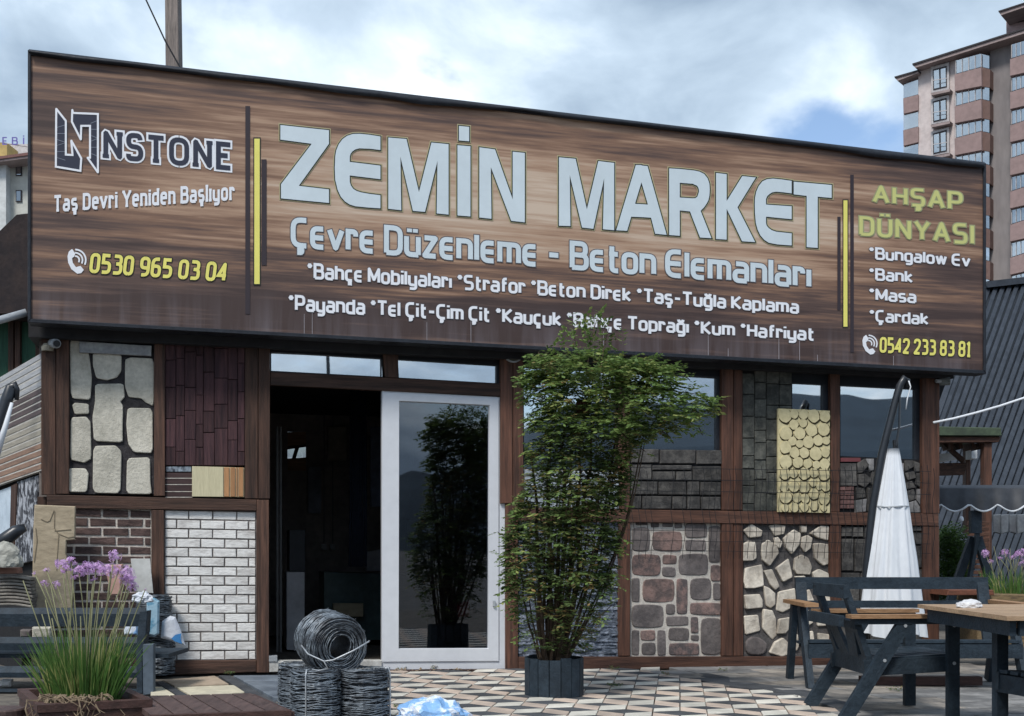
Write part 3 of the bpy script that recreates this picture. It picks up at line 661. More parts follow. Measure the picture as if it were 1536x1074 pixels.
# the opening is seen at these pixels through the doorway
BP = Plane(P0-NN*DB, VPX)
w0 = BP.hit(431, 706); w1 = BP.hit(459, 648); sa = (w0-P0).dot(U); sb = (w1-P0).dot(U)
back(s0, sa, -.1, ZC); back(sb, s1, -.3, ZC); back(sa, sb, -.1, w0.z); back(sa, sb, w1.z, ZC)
slab('window_bar', [(431, 668), (459, 664), (459, 670), (431, 674)], BP, .02, .04, wood_h, shop, 0)
slab('window_bar', [(443, 671), (449, 671), (440, 700), (434, 700)], BP, .02, .04, wood_v, shop, 0)
slab('dimming_board_low', [(431, 688), (459, 686), (459, 708), (431, 708)], BP, .03, .03, mat('raw pine board', (.34, .2, .12), (.2, .12, .07), 4, WH), shop, 0)  # brown board added to dim the bright back opening, lower part
slab('dimming_board_high', [(431, 648), (459, 648), (459, 666), (431, 669)], BP, .03, .03, mat('raw pine board', (.34, .2, .12), (.2, .12, .07), 4, WH), shop, 0)  # brown board added to dim the bright back opening, upper part
roofm = mat('bitumen roof', (.03, .032, .036), (.02, .02, .024), 3, rough=.8, bump=.3)
m2 = MB(); a, b, c, d = rp(s0-.1, -.12, ZC), rp(s1+.1, -.12, ZC), rp(s1+.1, DB+.2, ZC), rp(s0-.1, DB+.2, ZC); m2.add([a, b, c, d]+[v+Vector((0, 0, .14)) for v in (a, b, c, d)], [(3,2,1,0),(4,5,6,7),(0,1,5,4),(1,2,6,5),(2,3,7,6),(3,0,4,7)]); m2.build('roof', roofm, shop)
board(Q(56, 1012, 404, 1030, 1006, 1020), grout_dark, -.01, .1, name='plinth'); board(Q(404, 1006, 1409, 1025, 1000, 1015), grout_dark, -.01, .1, name='plinth')
q_ = MB(); g = [BP.hit(x, y, .0) for x, y in [(429, 708), (461, 708), (461, 646), (429, 646)]]; q_.add(g+[p-NN*.01 for p in g], [(0,1,2,3),(7,6,5,4),(0,4,5,1),(1,5,6,2),(2,6,7,3),(3,7,4,0)]); q_.build('pane', glass('dimming rear glass', .1, (.55, .55, .55)), shop)  # tinted pane added to cut the brightness of the back opening
# things inside
def inbox(name, label, cat, px, d, thick, m_):
    pl = Plane(P0-NN*d, VPX); t = slab(name, px, pl, 0, thick, m_, None, .004); tag(t, label, cat); return t
inbox('refrigerator', 'pale cabinet standing inside the dark doorway, lower left', 'cabinet', Q(430, 858, 457, 975), 2.2, .5, mat('dull white appliance', (.5, .5, .52), None, 3, rough=.5))
inbox('black_box', 'black box standing on the pale cabinet inside the doorway', 'box', Q(434, 795, 458, 857), 2.25, .4, black_trim)
st = inbox('glass_display_case', 'dark low display case across the doorway', 'display case', Q(486, 858, 640, 960, 862, 960), 2.9, .6, mat('display case teal', (.06, .10, .10), (.03, .06, .06), 3, rough=.3))
inbox('paper_stack', 'white papers on the dark display case beside the door frame', 'papers', [(551, 828), (572, 824), (574, 856), (550, 856)], 3.1, .2, mat('paper', (.32, .33, .35), None, 4))
for k_, (x0_, y0_, x1_, y1_, dd_, cc_) in enumerate(((492, 640, 520, 690, 4.4, (.3, .26, .2)), (462, 700, 482, 770, 4.4, (.2, .22, .26)), (500, 905, 545, 925, 2.7, (.35, .3, .2)), (556, 640, 572, 760, 3.2, (.16, .2, .28)), (610, 780, 650, 850, 4.3, (.4, .4, .4)), (660, 860, 725, 968, 3.4, (.16, .13, .11)), (620, 640, 700, 700, 4.4, (.28, .26, .24)))):
    inbox('stock_item', ['framed brown sample on the back wall above the sockets', 'narrow grey panel beside the back window', 'row of small tan samples on the display case front', 'blue grey roll standing beside the door frame inside', 'white poster on the back wall seen through the glass door', 'brown crate standing behind the glass door', 'wide grey sample board high on the back wall behind the glass door'][k_], 'stock', Q(x0_, y0_, x1_, y1_), dd_, .08, mat('stock %d' % k_ if 0 else 'stock tone ' + 'abcdefg'[k_], cc_, tuple(v*.6 for v in cc_), 3))
cur = MB(); CP = Plane(P0-NN*2.0, VPX)
for k in range(9):
    x = 526+k*2.7; cur.tube([CP.hit(x, 585), CP.hit(x+sin(k)*1.5, 760), CP.hit(x+random.uniform(-2, 2), 850)], .014, 6)
tag(cur.build('curtain', mat('navy curtain', (.012, .018, .035), None, 5, rough=.9), None, None, smooth=True), 'dark navy curtain hanging inside the doorway', 'curtain')
for x in (486, 499):
    pl = Plane(P0-NN*4.5, VPX); c = MB(); c.tube([pl.hit(x, 600), pl.hit(x, 815)], .008, 6); cb_ = c.build('wall_socket_cable', mat('grey conduit', (.12, .12, .12), None, 5), shop)
    slab('wall_socket', Q(x-4, 816, x+4, 825), pl, .03, .03, mat('socket plastic', (.3, .3, .3), None, 5), shop, .004)
for x in (416, 421):
    pl = Plane(P0-NN*1.2, VPX); c = MB(); c.tube([pl.hit(x, 640), pl.hit(x, 978)], .012, 6); c.build('inner_door_track', mat('grey conduit', (.12, .12, .12), None, 5), shop)
t_ = inbox('red_cloth', 'red cloth lying behind the white framed glass door', 'cloth', [(688, 908), (704, 900), (705, 925), (690, 926)], 1.5, .1, mat('red cloth', (.4, .05, .06), None, 5))
# lamps / cameras on the posts
def dome(px, r, pl=FAC, off=.1):
    c = pl.hit(*px, off); return c
t = thing('security_camera', 'small white security camera on the left corner post under the sign', 'camera', dome((76, 517), 0))
m2 = MB(); R = (NN+Vector((.5, 0, -.2))).to_track_quat('Z', 'Y').to_matrix(); c = WL[t.name]
m2.lathe([(0, -.07), (.034, -.07), (.038, -.05), (.038, .05), (.03, .055), (0, .055)], c+Vector((.03, 0, .01)), 14, R=R); m2.build('camera_body', metal_light, t, smooth=False)
m2 = MB(); m2.lathe([(0, .056), (.026, .056), (.026, .07), (0, .07)], c+Vector((.03, 0, .01)), 14, R=R); m2.build('lens', metal_dark, t)
m2 = MB(); m2.lathe([(0, -.03), (.045, -.03), (.05, 0), (.03, .03), (0, .035)], c-NN*.04-Vector((.03, 0, .015)), 14); m2.build('mount', mat('aged cream plastic', (.35, .33, .27), None, 5), t)
t = thing('wall_lamp', 'round dark wall lamp under the sign above the shrub', 'lamp', FAC.hit(770, 528, .07))
m2 = MB(); c = WL[t.name]; R = NN.to_track_quat('Z', 'Y').to_matrix()
m2.lathe([(0, .05), (.06, .045), (.082, .02), (.085, 0)], c, 20, R=R); m2.build('globe', mat('smoked lamp glass', (.07, .075, .06), None, 5, rough=.3), t, smooth=True)
m2 = MB(); m2.lathe([(.083, .012), (.096, .012), (.096, -.012), (.083, -.012)], c, 20, R=R); m2.build('lamp_rim', metal_light, t)
t = thing('security_camera', 'small grey security camera on the right corner of the shop', 'camera', FAC.hit(1417, 572, .1))
m2 = MB(); c = WL[t.name]; R = (U+NN*.6).to_track_quat('Z', 'Y').to_matrix(); m2.lathe([(0, -.05), (.036, -.05), (.04, -.03), (.04, .05), (0, .055)], c, 14, R=R); m2.build('camera_body', mat('camera grey', (.18, .2, .2), None, 5), t)
m2 = MB(); m2.tube([c-U*.1, c-U*.03], .02, 8); m2.build('mount', metal_light, t)
# ---------------------------------------------------------------- wire mesh sheet leaning on the right part of the front
m2 = MB()
for y in (703.5, 721, 738, 797, 812.5, 827):
    m2.tube([FAC.hit(x, y+(x-1100)*.012+random.uniform(-.6, .6), .125) for x in range(940, 1412, 24)], .0036, 4)
x = 940
while x < 1410:
    xs = [x+random.uniform(-1, 1) for _ in range(2)]
    top = 700+random.uniform(-3, 5) if x > 1090 else 700+(1090-x)*.05
    pts = [FAC.hit(xs[0]+sin(k*1.25)*2.2, top+k*(838-top)/9, .125) for k in range(10)]
    if x > 1090 or random.random() < .6: m2.tube(pts, .003, 4)
    x += 9.6
tag(m2.build('wire_mesh_sheet', wire_black), 'dark wavy wire mesh sheet standing against the right half of the shop front', 'wire mesh')
# ================================================================ THE SIGN
SOFF = .34
sign = thing('shop_sign', 'long brown wood print sign board with large pale lettering above the shop', 'sign', FAC.hit(760, 520, SOFF))
SIG = [(46.5, 80), (1475.5, 249.5), (1475.5, 556), (46.5, 479)]
def sign_mat():
    m = bpy.data.materials.new('printed wood plank vinyl'); m.use_nodes = True; t = m.node_tree; L = t.links.new
    b = t.nodes['Principled BSDF']; setin(b, Roughness=.55); b.inputs['Specular IOR Level'].default_value = .35
    g = N(t, 'ShaderNodeNewGeometry'); rot = N(t, 'ShaderNodeVectorRotate', rotation_type='Z_AXIS'); rot.inputs['Angle'].default_value = -PHI; L(g.outputs['Position'], rot.inputs[0])
    sp = N(t, 'ShaderNodeSeparateXYZ'); L(rot.outputs[0], sp.inputs[0])
    def noise_(sc, scale, det=8, dist=0, loc=(0, 0, 0)):
        mp = N(t, 'ShaderNodeMapping'); mp.inputs['Scale'].default_value = sc; mp.inputs['Location'].default_value = loc; L(rot.outputs[0], mp.inputs[0])
        n = N(t, 'ShaderNodeTexNoise'); L(mp.outputs[0], n.inputs[0]); setin(n, Scale=float(scale), Detail=float(det), Roughness=.6, Distortion=float(dist)); return n.outputs[0]
    A = noise_((.22, 1, 3.6), 1.6, 9, .25, (3.2, 0, 1.7)); B = noise_((.5, 1, 12), 2.4, 9, .15); C = noise_((.12, 1, .7), 2.0, 2, 0, (1.1, 0, 5))
    def ma(op, a, b_=None, c=None):
        n = N(t, 'ShaderNodeMath', operation=op)
        for i, v in enumerate((a, b_, c)):
            if v is None: continue
            if isinstance(v, (int, float)): n.inputs[i].default_value = v
            else: L(v, n.inputs[i])
        return n.outputs[0]
    fine = ma('ADD', ma('MULTIPLY', A, .6), ma('MULTIPLY', B, .4))
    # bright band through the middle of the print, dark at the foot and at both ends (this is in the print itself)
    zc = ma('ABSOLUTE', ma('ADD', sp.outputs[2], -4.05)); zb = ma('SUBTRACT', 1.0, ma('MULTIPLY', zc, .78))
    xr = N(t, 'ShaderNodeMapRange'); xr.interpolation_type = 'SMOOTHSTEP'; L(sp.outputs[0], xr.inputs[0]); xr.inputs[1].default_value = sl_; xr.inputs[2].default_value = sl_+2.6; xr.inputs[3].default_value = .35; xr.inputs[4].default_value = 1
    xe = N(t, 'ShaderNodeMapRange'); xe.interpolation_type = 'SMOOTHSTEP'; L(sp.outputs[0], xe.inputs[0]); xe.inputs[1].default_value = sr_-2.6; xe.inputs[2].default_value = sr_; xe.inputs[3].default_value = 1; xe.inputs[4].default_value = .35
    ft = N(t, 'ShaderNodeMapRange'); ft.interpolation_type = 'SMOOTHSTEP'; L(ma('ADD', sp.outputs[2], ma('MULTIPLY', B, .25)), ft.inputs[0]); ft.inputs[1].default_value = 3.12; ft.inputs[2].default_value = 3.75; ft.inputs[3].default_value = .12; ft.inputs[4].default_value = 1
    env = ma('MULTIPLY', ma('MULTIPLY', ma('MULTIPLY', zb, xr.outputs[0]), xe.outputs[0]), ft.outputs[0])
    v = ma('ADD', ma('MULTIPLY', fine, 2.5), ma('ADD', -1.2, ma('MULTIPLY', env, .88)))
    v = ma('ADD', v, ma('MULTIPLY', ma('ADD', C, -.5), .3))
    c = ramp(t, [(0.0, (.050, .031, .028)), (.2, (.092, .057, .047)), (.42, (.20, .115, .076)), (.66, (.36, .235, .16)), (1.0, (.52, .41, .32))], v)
    # weathering streaks at the lower edge
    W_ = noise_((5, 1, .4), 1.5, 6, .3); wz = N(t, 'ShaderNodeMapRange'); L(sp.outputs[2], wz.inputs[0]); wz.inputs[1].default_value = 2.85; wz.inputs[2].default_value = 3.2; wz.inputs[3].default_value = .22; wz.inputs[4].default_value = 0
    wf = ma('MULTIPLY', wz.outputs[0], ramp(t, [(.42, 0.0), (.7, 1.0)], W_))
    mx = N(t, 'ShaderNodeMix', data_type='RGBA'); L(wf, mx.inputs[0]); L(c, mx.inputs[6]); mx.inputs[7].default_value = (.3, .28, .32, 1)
    L(mx.outputs[2], b.inputs['Base Color'])
    bp = N(t, 'ShaderNodeBump'); setin(bp, Strength=.25, Distance=.02); n4 = N(t, 'ShaderNodeTexNoise'); L(rot.outputs[0], n4.inputs[0]); setin(n4, Scale=1.6, Detail=3.0); L(n4.outputs[0], bp.inputs['Height']); L(bp.outputs[0], b.inputs['Normal'])
    return m
def fx(px, py): p = FAC.hit(px, py, SOFF); return p.x*cos(PHI)+p.y*sin(PHI)
sl_, sr_ = fx(46, 300), fx(1476, 400)
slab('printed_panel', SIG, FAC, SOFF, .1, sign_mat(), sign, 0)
# frame bars butt at the corners
slab('frame_bar', [(41.5, 74.5), (1479.5, 244.5), (1475.5, 250.5), (46.5, 82)], FAC, SOFF+.02, .16, black_trim, sign, .004)
slab('frame_bar', [(46.5, 478), (1475.5, 555.2), (1479.5, 561), (41.5, 483.5)], FAC, SOFF+.02, .16, black_trim, sign, .004)
slab('frame_bar', [(41.5, 74.9), (46.2, 81.8), (46.2, 478.2), (41.5, 483)], FAC, SOFF+.018, .155, black_trim, sign, .004)
slab('frame_bar', [(1475.8, 250.8), (1479.5, 245), (1479.5, 560.5), (1475.8, 555)], FAC, SOFF+.018, .155, black_trim, sign, .004)
# sagging black sheeting along the top
tp = []; bt = []
def topy(x): return 74.5+(x-41.5)*(244.5-74.5)/1438
n = 90; m2 = MB(); rows = []
for i in range(n+1):
    x = 43+i*1434/n; sag = 6+7*abs(sin(i*.21+.6))**1.5*noise.noise(Vector((i*.12, 3, 0)))*1.6+4*abs(sin(i*.05))
    sag = max(5, sag); r = []
    for k in range(4):
        f_ = k/3; r.append(FAC.hit(x, topy(x)-1+sag*f_, SOFF+.03+.018*sin(f_*pi)+.008*noise.noise(Vector((i*.5, k, 1)))))
    rows.append(r)
vs = [v for r in rows for v in r]; fs = [(i*4+k, (i+1)*4+k, (i+1)*4+k+1, i*4+k+1) for i in range(n) for k in range(3)]
b0 = len(vs); vs += [r[0]-NN*.2 for r in rows]; fs += [(i*4, b0+i, b0+i+1, (i+1)*4) for i in range(n)]
mkobj('top_sheeting', vs, fs, black_trim, sign, smooth=True)
dripm = mat('pale dried drip', (.27, .25, .27), None, 5, dirt=.1)
for x_ in (456, 468, 706, 1062, 1092, 1168, 1199, 1226, 905, 1340, 640):
    yb = 478+(x_-46)*.054; yt = yb-random.uniform(8, 40); slab('dried_drip', [(x_, yt), (x_+.7, yt), (x_+.9, yb), (x_-.1, yb)], FAC, SOFF+.0022, .002, dripm, sign, 0)
# brackets that carry the sign
for x in (90, 390, 760, 1090, 1400):
    p = FAC.hit(x, 500+.052*(x-90), 0); m2 = MB(); m2.bar(p+NN*.0+Vector((0, 0, .12)), p+NN*(SOFF-.12)+Vector((0, 0, .12)), .04, .04); m2.build('bracket', black_trim, sign)
# ---------------------------------------------------------------- lettering
def printm(name, col, rough=.5): return mat(name, col, tuple(c*.93 for c in col), 3, rough=rough, bump=0, frame=False, dirt=.07)
ink_face = printm('pale blue grey print', (.55, .63, .68)); ink_white = printm('white print', (.74, .76, .81)); ink_yel = printm('yellow print', (.74, .68, .17)); ink_glow = printm('yellow glow line', (.42, .38, .22))
ink_dark = printm('near black print', (.018, .022, .02)); ink_navy = printm('navy print', (.028, .032, .055)); ink_bar = printm('dark plum bar print', (.035, .026, .032)); ink_green = printm('olive yellow print', (.52, .53, .20)); ink_olive = printm('olive outline print', (.30, .31, .17)); ink_grey = printm('grey outline print', (.10, .09, .10))
def fillet(pts, closed=False):
    out = []; n = len(pts)
    for i, p in enumerate(pts):
        r = p[2] if len(p) > 2 else 0; v = Vector(p[:2])
        if r and (closed or 0 < i < n-1):
            a = Vector(pts[i-1][:2]); b = Vector(pts[(i+1) % n][:2]); da = (a-v); db = (b-v)
            ra = min(r, da.length*.5 if (closed or i-1 > 0) else da.length); rb = min(r, db.length*.5 if (closed or i+1 < n-1) else db.length)
            s_ = v+da.normalized()*ra; e = v+db.normalized()*rb
            for k in range(6):
                t = k/5; out.append(s_*(1-t)**2+v*2*t*(1-t)+e*t*t)
        else: out.append(v)
    return out
CED = [(1.9, 0), (1.9, -.9), (2.5, -.9, .4), (2.5, -1.9, .5), (1.2, -1.9)]
def C_(w, h, r): return [(w, h), (0, h, r), (0, 0, r), (w, 0)]
G = {
 'D': (4, [[(0, 0), (0, 7), (4, 7, 2), (4, 0, 2), (0, 0)]]), 'B': (4, [[(0, 0), (0, 7), (3.8, 7, 1.4), (3.8, 3.7, 1.4), (0, 3.7)], [(2, 3.7), (4.1, 3.7, 1.5), (4.1, 0, 1.5), (0, 0)]]),
 'C': (3.8, [C_(3.8, 7, 2.3)]), 'E': (3.8, [C_(3.8, 7, 2.3), [(0, 3.5), (3.8, 3.5)]]), 'M': (5, [[(0, 0), (0, 7), (2.5, 1.2), (5, 7), (5, 0)]]),
 'S': (3.8, [[(3.8, 7), (0, 7, 1.5), (0, 3.6, 1.5), (3.8, 3.6, 1.5), (3.8, 0, 1.5), (0, 0)]]), 'T': (4, [[(-.3, 7), (4.3, 7)], [(2, 7), (2, 0)]]),
 'K': (4, [[(0, 0), (0, 7)], [(4, 7), (.5, 3.5), (4.1, 0)]]), 'P': (3.9, [[(0, 0), (0, 7), (3.9, 7, 1.6), (3.9, 2.9, 1.6), (0, 2.9)]]), 'H': (4, [[(0, 0), (0, 7)], [(4, 0), (4, 7)], [(0, 3.5), (4, 3.5)]]),
 'N': (4.2, [[(0, 0), (0, 7), (4.2, 0), (4.2, 7)]]), 'O': (4.6, [[(0, 0, 2.3), (0, 7, 2.3), (4.6, 7, 2.3), (4.6, 0, 2.3), 'c']]), 'A': (4.6, [[(0, 0), (2.3, 7), (4.6, 0)], [(.9, 2.3), (3.7, 2.3)]]),
 'U': (4, [[(0, 7), (0, 0, 1.9), (4, 0, 1.9), (4, 7)]]), 'Y': (4.4, [[(0, 7), (2.2, 3.2), (4.4, 7)], [(2.2, 3.2), (2.2, 0)]]), 'I': (0, [[(0, 0), (0, 7)]]), 'F': (3.6, [[(0, 0), (0, 7), (3.6, 7)], [(0, 3.6), (3.2, 3.6)]]),
 'a': (3.4, [[(.3, 5), (3.4, 5, 1.4), (3.4, 0)], [(3.4, 2.8), (0, 2.8, 1.2), (0, 0, 1.2), (3.4, 0)]]), 'b': (3.4, [[(0, 7), (0, 0), (3.4, 0, 1.4), (3.4, 5, 1.4), (0, 5)]]),
 'c': (3, [C_(3, 5, 1.6)]), 'd': (3.4, [[(3.4, 7), (3.4, 0), (0, 0, 1.4), (0, 5, 1.4), (3.4, 5)]]), 'e': (3.1, [C_(3.1, 5, 1.6), [(0, 2.5), (3.1, 2.5)]]),
 'f': (2.3, [[(2.5, 7), (.8, 7, 1.1), (.8, 0)], [(0, 4.7), (2.4, 4.7)]]), 'g': (3.4, [[(3.4, 0), (0, 0, 1.4), (0, 5, 1.4), (3.4, 5)], [(3.4, 5), (3.4, -2, 1.2), (.3, -2)]]),
 'h': (3.4, [[(0, 7), (0, 0)], [(0, 5), (3.4, 5, 1.4), (3.4, 0)]]), 'k': (3.2, [[(0, 7), (0, 0)], [(3.1, 5), (.4, 2.6), (3.3, 0)]]), 'l': (0, [[(0, 7), (0, 0)]]),
 'm': (5.4, [[(0, 0), (0, 5), (5.4, 5, 1.3), (5.4, 0)], [(2.7, 5), (2.7, 0)]]), 'n': (3.4, [[(0, 0), (0, 5), (3.4, 5, 1.4), (3.4, 0)]]), 'o': (3.4, [[(0, 0, 1.5), (0, 5, 1.5), (3.4, 5, 1.5), (3.4, 0, 1.5), 'c']]),
 'p': (3.4, [[(0, -2), (0, 5), (3.4, 5, 1.4), (3.4, 0, 1.4), (0, 0)]]), 'r': (2.2, [[(0, 0), (0, 5), (2.2, 5, .9), (2.2, 3.7)]]), 's': (3, [[(3, 5), (0, 5, 1.1), (0, 2.5, 1.1), (3, 2.5, 1.1), (3, 0, 1.1), (0, 0)]]),
 't': (2.5, [[(.8, 7), (.8, 0, 1.1), (2.6, 0)], [(0, 4.8), (2.5, 4.8)]]), 'u': (3.4, [[(0, 5), (0, 0, 1.4), (3.4, 0)], [(3.4, 5), (3.4, 0)]]), 'v': (3.6, [[(0, 5), (1.8, 0), (3.6, 5)]]),
 'w': (5, [[(0, 5), (1.25, 0), (2.5, 5), (3.75, 0), (5, 5)]]), 'y': (3.4, [[(0, 5), (0, 0, 1.4), (3.4, 0)], [(3.4, 5), (3.4, -2, 1.2), (.3, -2)]]), 'z': (3.2, [[(0, 5), (3.2, 5), (0, 0), (3.2, 0)]]),
 'i': (0, [[(0, 5), (0, 0)], [(0, 6.2), (0, 7.2)]]), '-': (2.6, [[(0, 3.1), (2.6, 3.1)]]), '*': (1.8, [[(.9, 4.9), (.9, 7.3)], [(0, 5.4), (1.8, 6.8)], [(0, 6.8), (1.8, 5.4)]]), ' ': (1.2, []),
 '0': (3.2, [[(0, 0, 1.7), (0, 7, 1.7), (3.2, 7, 1.7), (3.2, 0, 1.7), 'c']]), '1': (1.4, [[(0, 5.8), (1.2, 7), (1.2, 0)], [(.2, 0), (2.2, 0)]]), '2': (3.2, [[(0, 5.2), (0, 7, 1.3), (3.2, 7, 1.6), (3.2, 4, 1.4), (0, 0), (3.3, 0)]]),
 '3': (3.2, [[(0, 7), (3.1, 7, 1.4), (3.1, 3.8, 1.2), (1, 3.8)], [(1, 3.8), (3.3, 3.8, 1.5), (3.3, 0, 1.6), (0, 0)]]), '4': (3.4, [[(3.4, 2), (0, 2), (2.5, 7), (2.5, 0)]]), '5': (3.2, [[(3.1, 7), (.2, 7), (.2, 4), (3.2, 4, 1.5), (3.2, 0, 1.7), (0, 0)]]),
 '6': (3.2, [[(2.9, 7), (0, 7, 2), (0, 0, 1.6), (3.2, 0, 1.6), (3.2, 4, 1.5), (0, 4)]]), '8': (3.2, [[(.1, 3.7, 1.2), (.1, 7, 1.4), (3.1, 7, 1.4), (3.1, 3.7, 1.2), 'c'], [(0, 0, 1.5), (0, 3.7, 1.5), (3.2, 3.7, 1.5), (3.2, 0, 1.5), 'c']]), '9': (3.2, [[(.3, 0), (3.2, 0, 2), (3.2, 7, 1.6), (0, 7, 1.6), (0, 3, 1.5), (3.2, 3)]]),
}
G['ç'] = (G['c'][0], G['c'][1]+[[(x-.3, y) for (x, y, *_) in CED]]); G['Ç'] = (G['C'][0], G['C'][1]+[CED]); G['ı'] = (0, [[(0, 5), (0, 0)]]); G['İ'] = (0, [[(0, 0), (0, 7)], [(0, 8.1), (0, 9.2)]])
G['ş'] = (G['s'][0], G['s'][1]+[[(x-.4, y) for (x, y, *_) in CED]]); G['Ş'] = (G['S'][0], G['S'][1]+[CED]); DD = lambda w, y: [[(w*.25, y), (w*.25, y+1)], [(w*.75, y), (w*.75, y+1)]]
G['ü'] = (G['u'][0], G['u'][1]+DD(3.4, 6.2)); G['Ü'] = (4, G['U'][1]+DD(4, 8.2)); G['ğ'] = (G['g'][0], G['g'][1]+[[(.5, 7.4), (.7, 6.3, .5), (2.7, 6.3, .5), (2.9, 7.4)]])
SERIF_E = {'E': (3.6, [[(3.6, 7), (0, 7), (0, 0), (3.6, 0)], [(0, 3.6), (2.8, 3.6)]]), 'e': (3.2, [[(0, 2.7), (3.2, 2.7), (3.2, 5, 1.5), (0, 5, 1.6), (0, 0, 1.6), (3.0, 0)]]), 'S': (3.6, [[(3.5, 5.8), (3.3, 7, .8), (0, 7, 1.6), (0, 3.6, 1.7), (3.7, 3.6, 1.7), (3.7, 0, 1.7), (0, 0, .8), (0, 1.3)]])}
def text_strokes(txt, gap=1.55, serif=False, wgt=1.0):
    x = 0; out = []; per = []
    for ch in txt:
        n0 = len(out)
        w_, st_ = (SERIF_E.get(ch) or G[ch]) if serif else G[ch]
        for s_ in st_:
            cl = s_[-1] == 'c'; pts = s_[:-1] if cl else s_
            f_ = fillet(pts, cl); out.append(([Vector((p.x+x, p.y)) for p in f_], cl, wgt))
        if serif and ch.isalpha():
            for s_ in st_:
                if s_[-1] == 'c': continue
                for e, o in ((s_[0], s_[1]), (s_[-1], s_[-2])):
                    if e[1] in (0, 5, 7, -2) and abs(e[1]-o[1]) > 1.2 and ch not in 'cCSsEagyt': 
                        out.append(([Vector((e[0]+x-.95, e[1])), Vector((e[0]+x+.95, e[1]))], False, wgt*.8))
        if len(out) > n0: per.append(out[n0:])
        x += w_+gap+(wgt if ch not in ' ' else 0)*.55
    return per, x-gap-wgt*.55
def stroke_polys(strokes, extra=0.0):
    polys = []
    for pts, cl, wg in strokes:
        hw = wg/2+extra; n = len(pts); segs = n if cl else n-1
        for i in range(segs):
            a, b = pts[i], pts[(i+1) % n]; d = b-a
            if d.length < 1e-5: continue
            d.normalize(); nrm = Vector((-d.y, d.x))*hw
            a2, b2 = a, b
            if not cl and i == 0: a2 = a-d*(extra+ (0 if wg < .9 else 0))
            if not cl and i == segs-1: b2 = b+d*extra
            polys.append([a2+nrm, a2-nrm, b2-nrm, b2+nrm])
        for i in range(n):                          # joints
            if not cl and i in (0, n-1): continue
            a, b, c = pts[i-1], pts[i], pts[(i+1) % n]; d1 = (b-a); d2 = (c-b)
            if d1.length < 1e-6 or d2.length < 1e-6: continue
            d1.normalize(); d2.normalize(); cr = d1.x*d2.y-d1.y*d2.x; dt = d1.dot(d2)
            if abs(cr) < .02: continue
            sg = -1 if cr > 0 else 1; n1 = Vector((-d1.y, d1.x))*hw*sg; n2 = Vector((-d2.y, d2.x))*hw*sg
            if dt > -.5:
                mm = (n1+n2); mm = mm*(hw*hw/max(mm.length_squared/2, 1e-6)) if mm.length > 1e-6 else n1
                mm = mm.normalized()*min(hw/max(mm.normalized().dot(n1.normalized()), .45), hw*2)
                polys.append([b, b+n1, b+mm, b+n2])
            else: polys.append([b, b+n1, b+(d1-d2).normalized()*hw*.9, b+n2])
    return polys
def union_tris(polys):
    vs, fs = [], []
    for p in polys:
        A = sum(p[i].x*p[(i+1) % len(p)].y-p[(i+1) % len(p)].x*p[i].y for i in range(len(p)))
        if abs(A) < 1e-7: continue
        if A < 0: p = p[::-1]
        b = len(vs); vs += [v.to_2d() for v in p]; fs.append(list(range(b, b+len(p))))
    r = delaunay_2d_cdt(vs, [], fs, 0, 1e-5, True)
    ov, of, orig = r[0], r[2], r[5]
    return ov, [f for f, g_ in zip(of, orig) if g_]
def put(name, polys, f, off, m_, parent=sign, label=None, pl=FAC, th=0.0012):
    vv, ff = union_tris(polys)
    w3 = []
    for v in vv:
        px = f(v); w3.append(pl.hit(px[0], px[1], off))
    # keep every face turned towards the street
    out = []
    for t in ff:
        a, b, c = [w3[i] for i in t[:3]]
        out.append(t if (b-a).cross(c-a).dot(pl.n) > 0 else t[::-1])
    return mkobj(name, w3, out, m_, parent, label=label)
def text(txt, pl_, pr_, hl, hr, m_, weight=1.0, outline=None, om=None, off=SOFF+.004, slant=0, serif=False, gap=1.55, name='lettering', label=None, left=0, both=True):
    """baseline from pl_ to pr_ (pixels), cap heights hl / hr"""
    st_, W_ = text_strokes(txt, gap, serif, weight)
    lo = -weight/2
    def f(v):
        y = v.y*(7-weight)/7+weight/2 if True else v.y
        x = v.x+slant*y; t = (x-lo)/(W_+weight); bx = pl_[0]+(pr_[0]-pl_[0])*t; by = pl_[1]+(pr_[1]-pl_[1])*t; h = hl+(hr-hl)*t
        return (bx, by-y*h/7)
    for g_ in st_:
        o = put('letter', stroke_polys(g_), f, off+.0025, m_)
        if outline: put('letter_outline', stroke_polys(g_, outline), f, off, om, o)
ID = lambda v: (v.x, v.y)
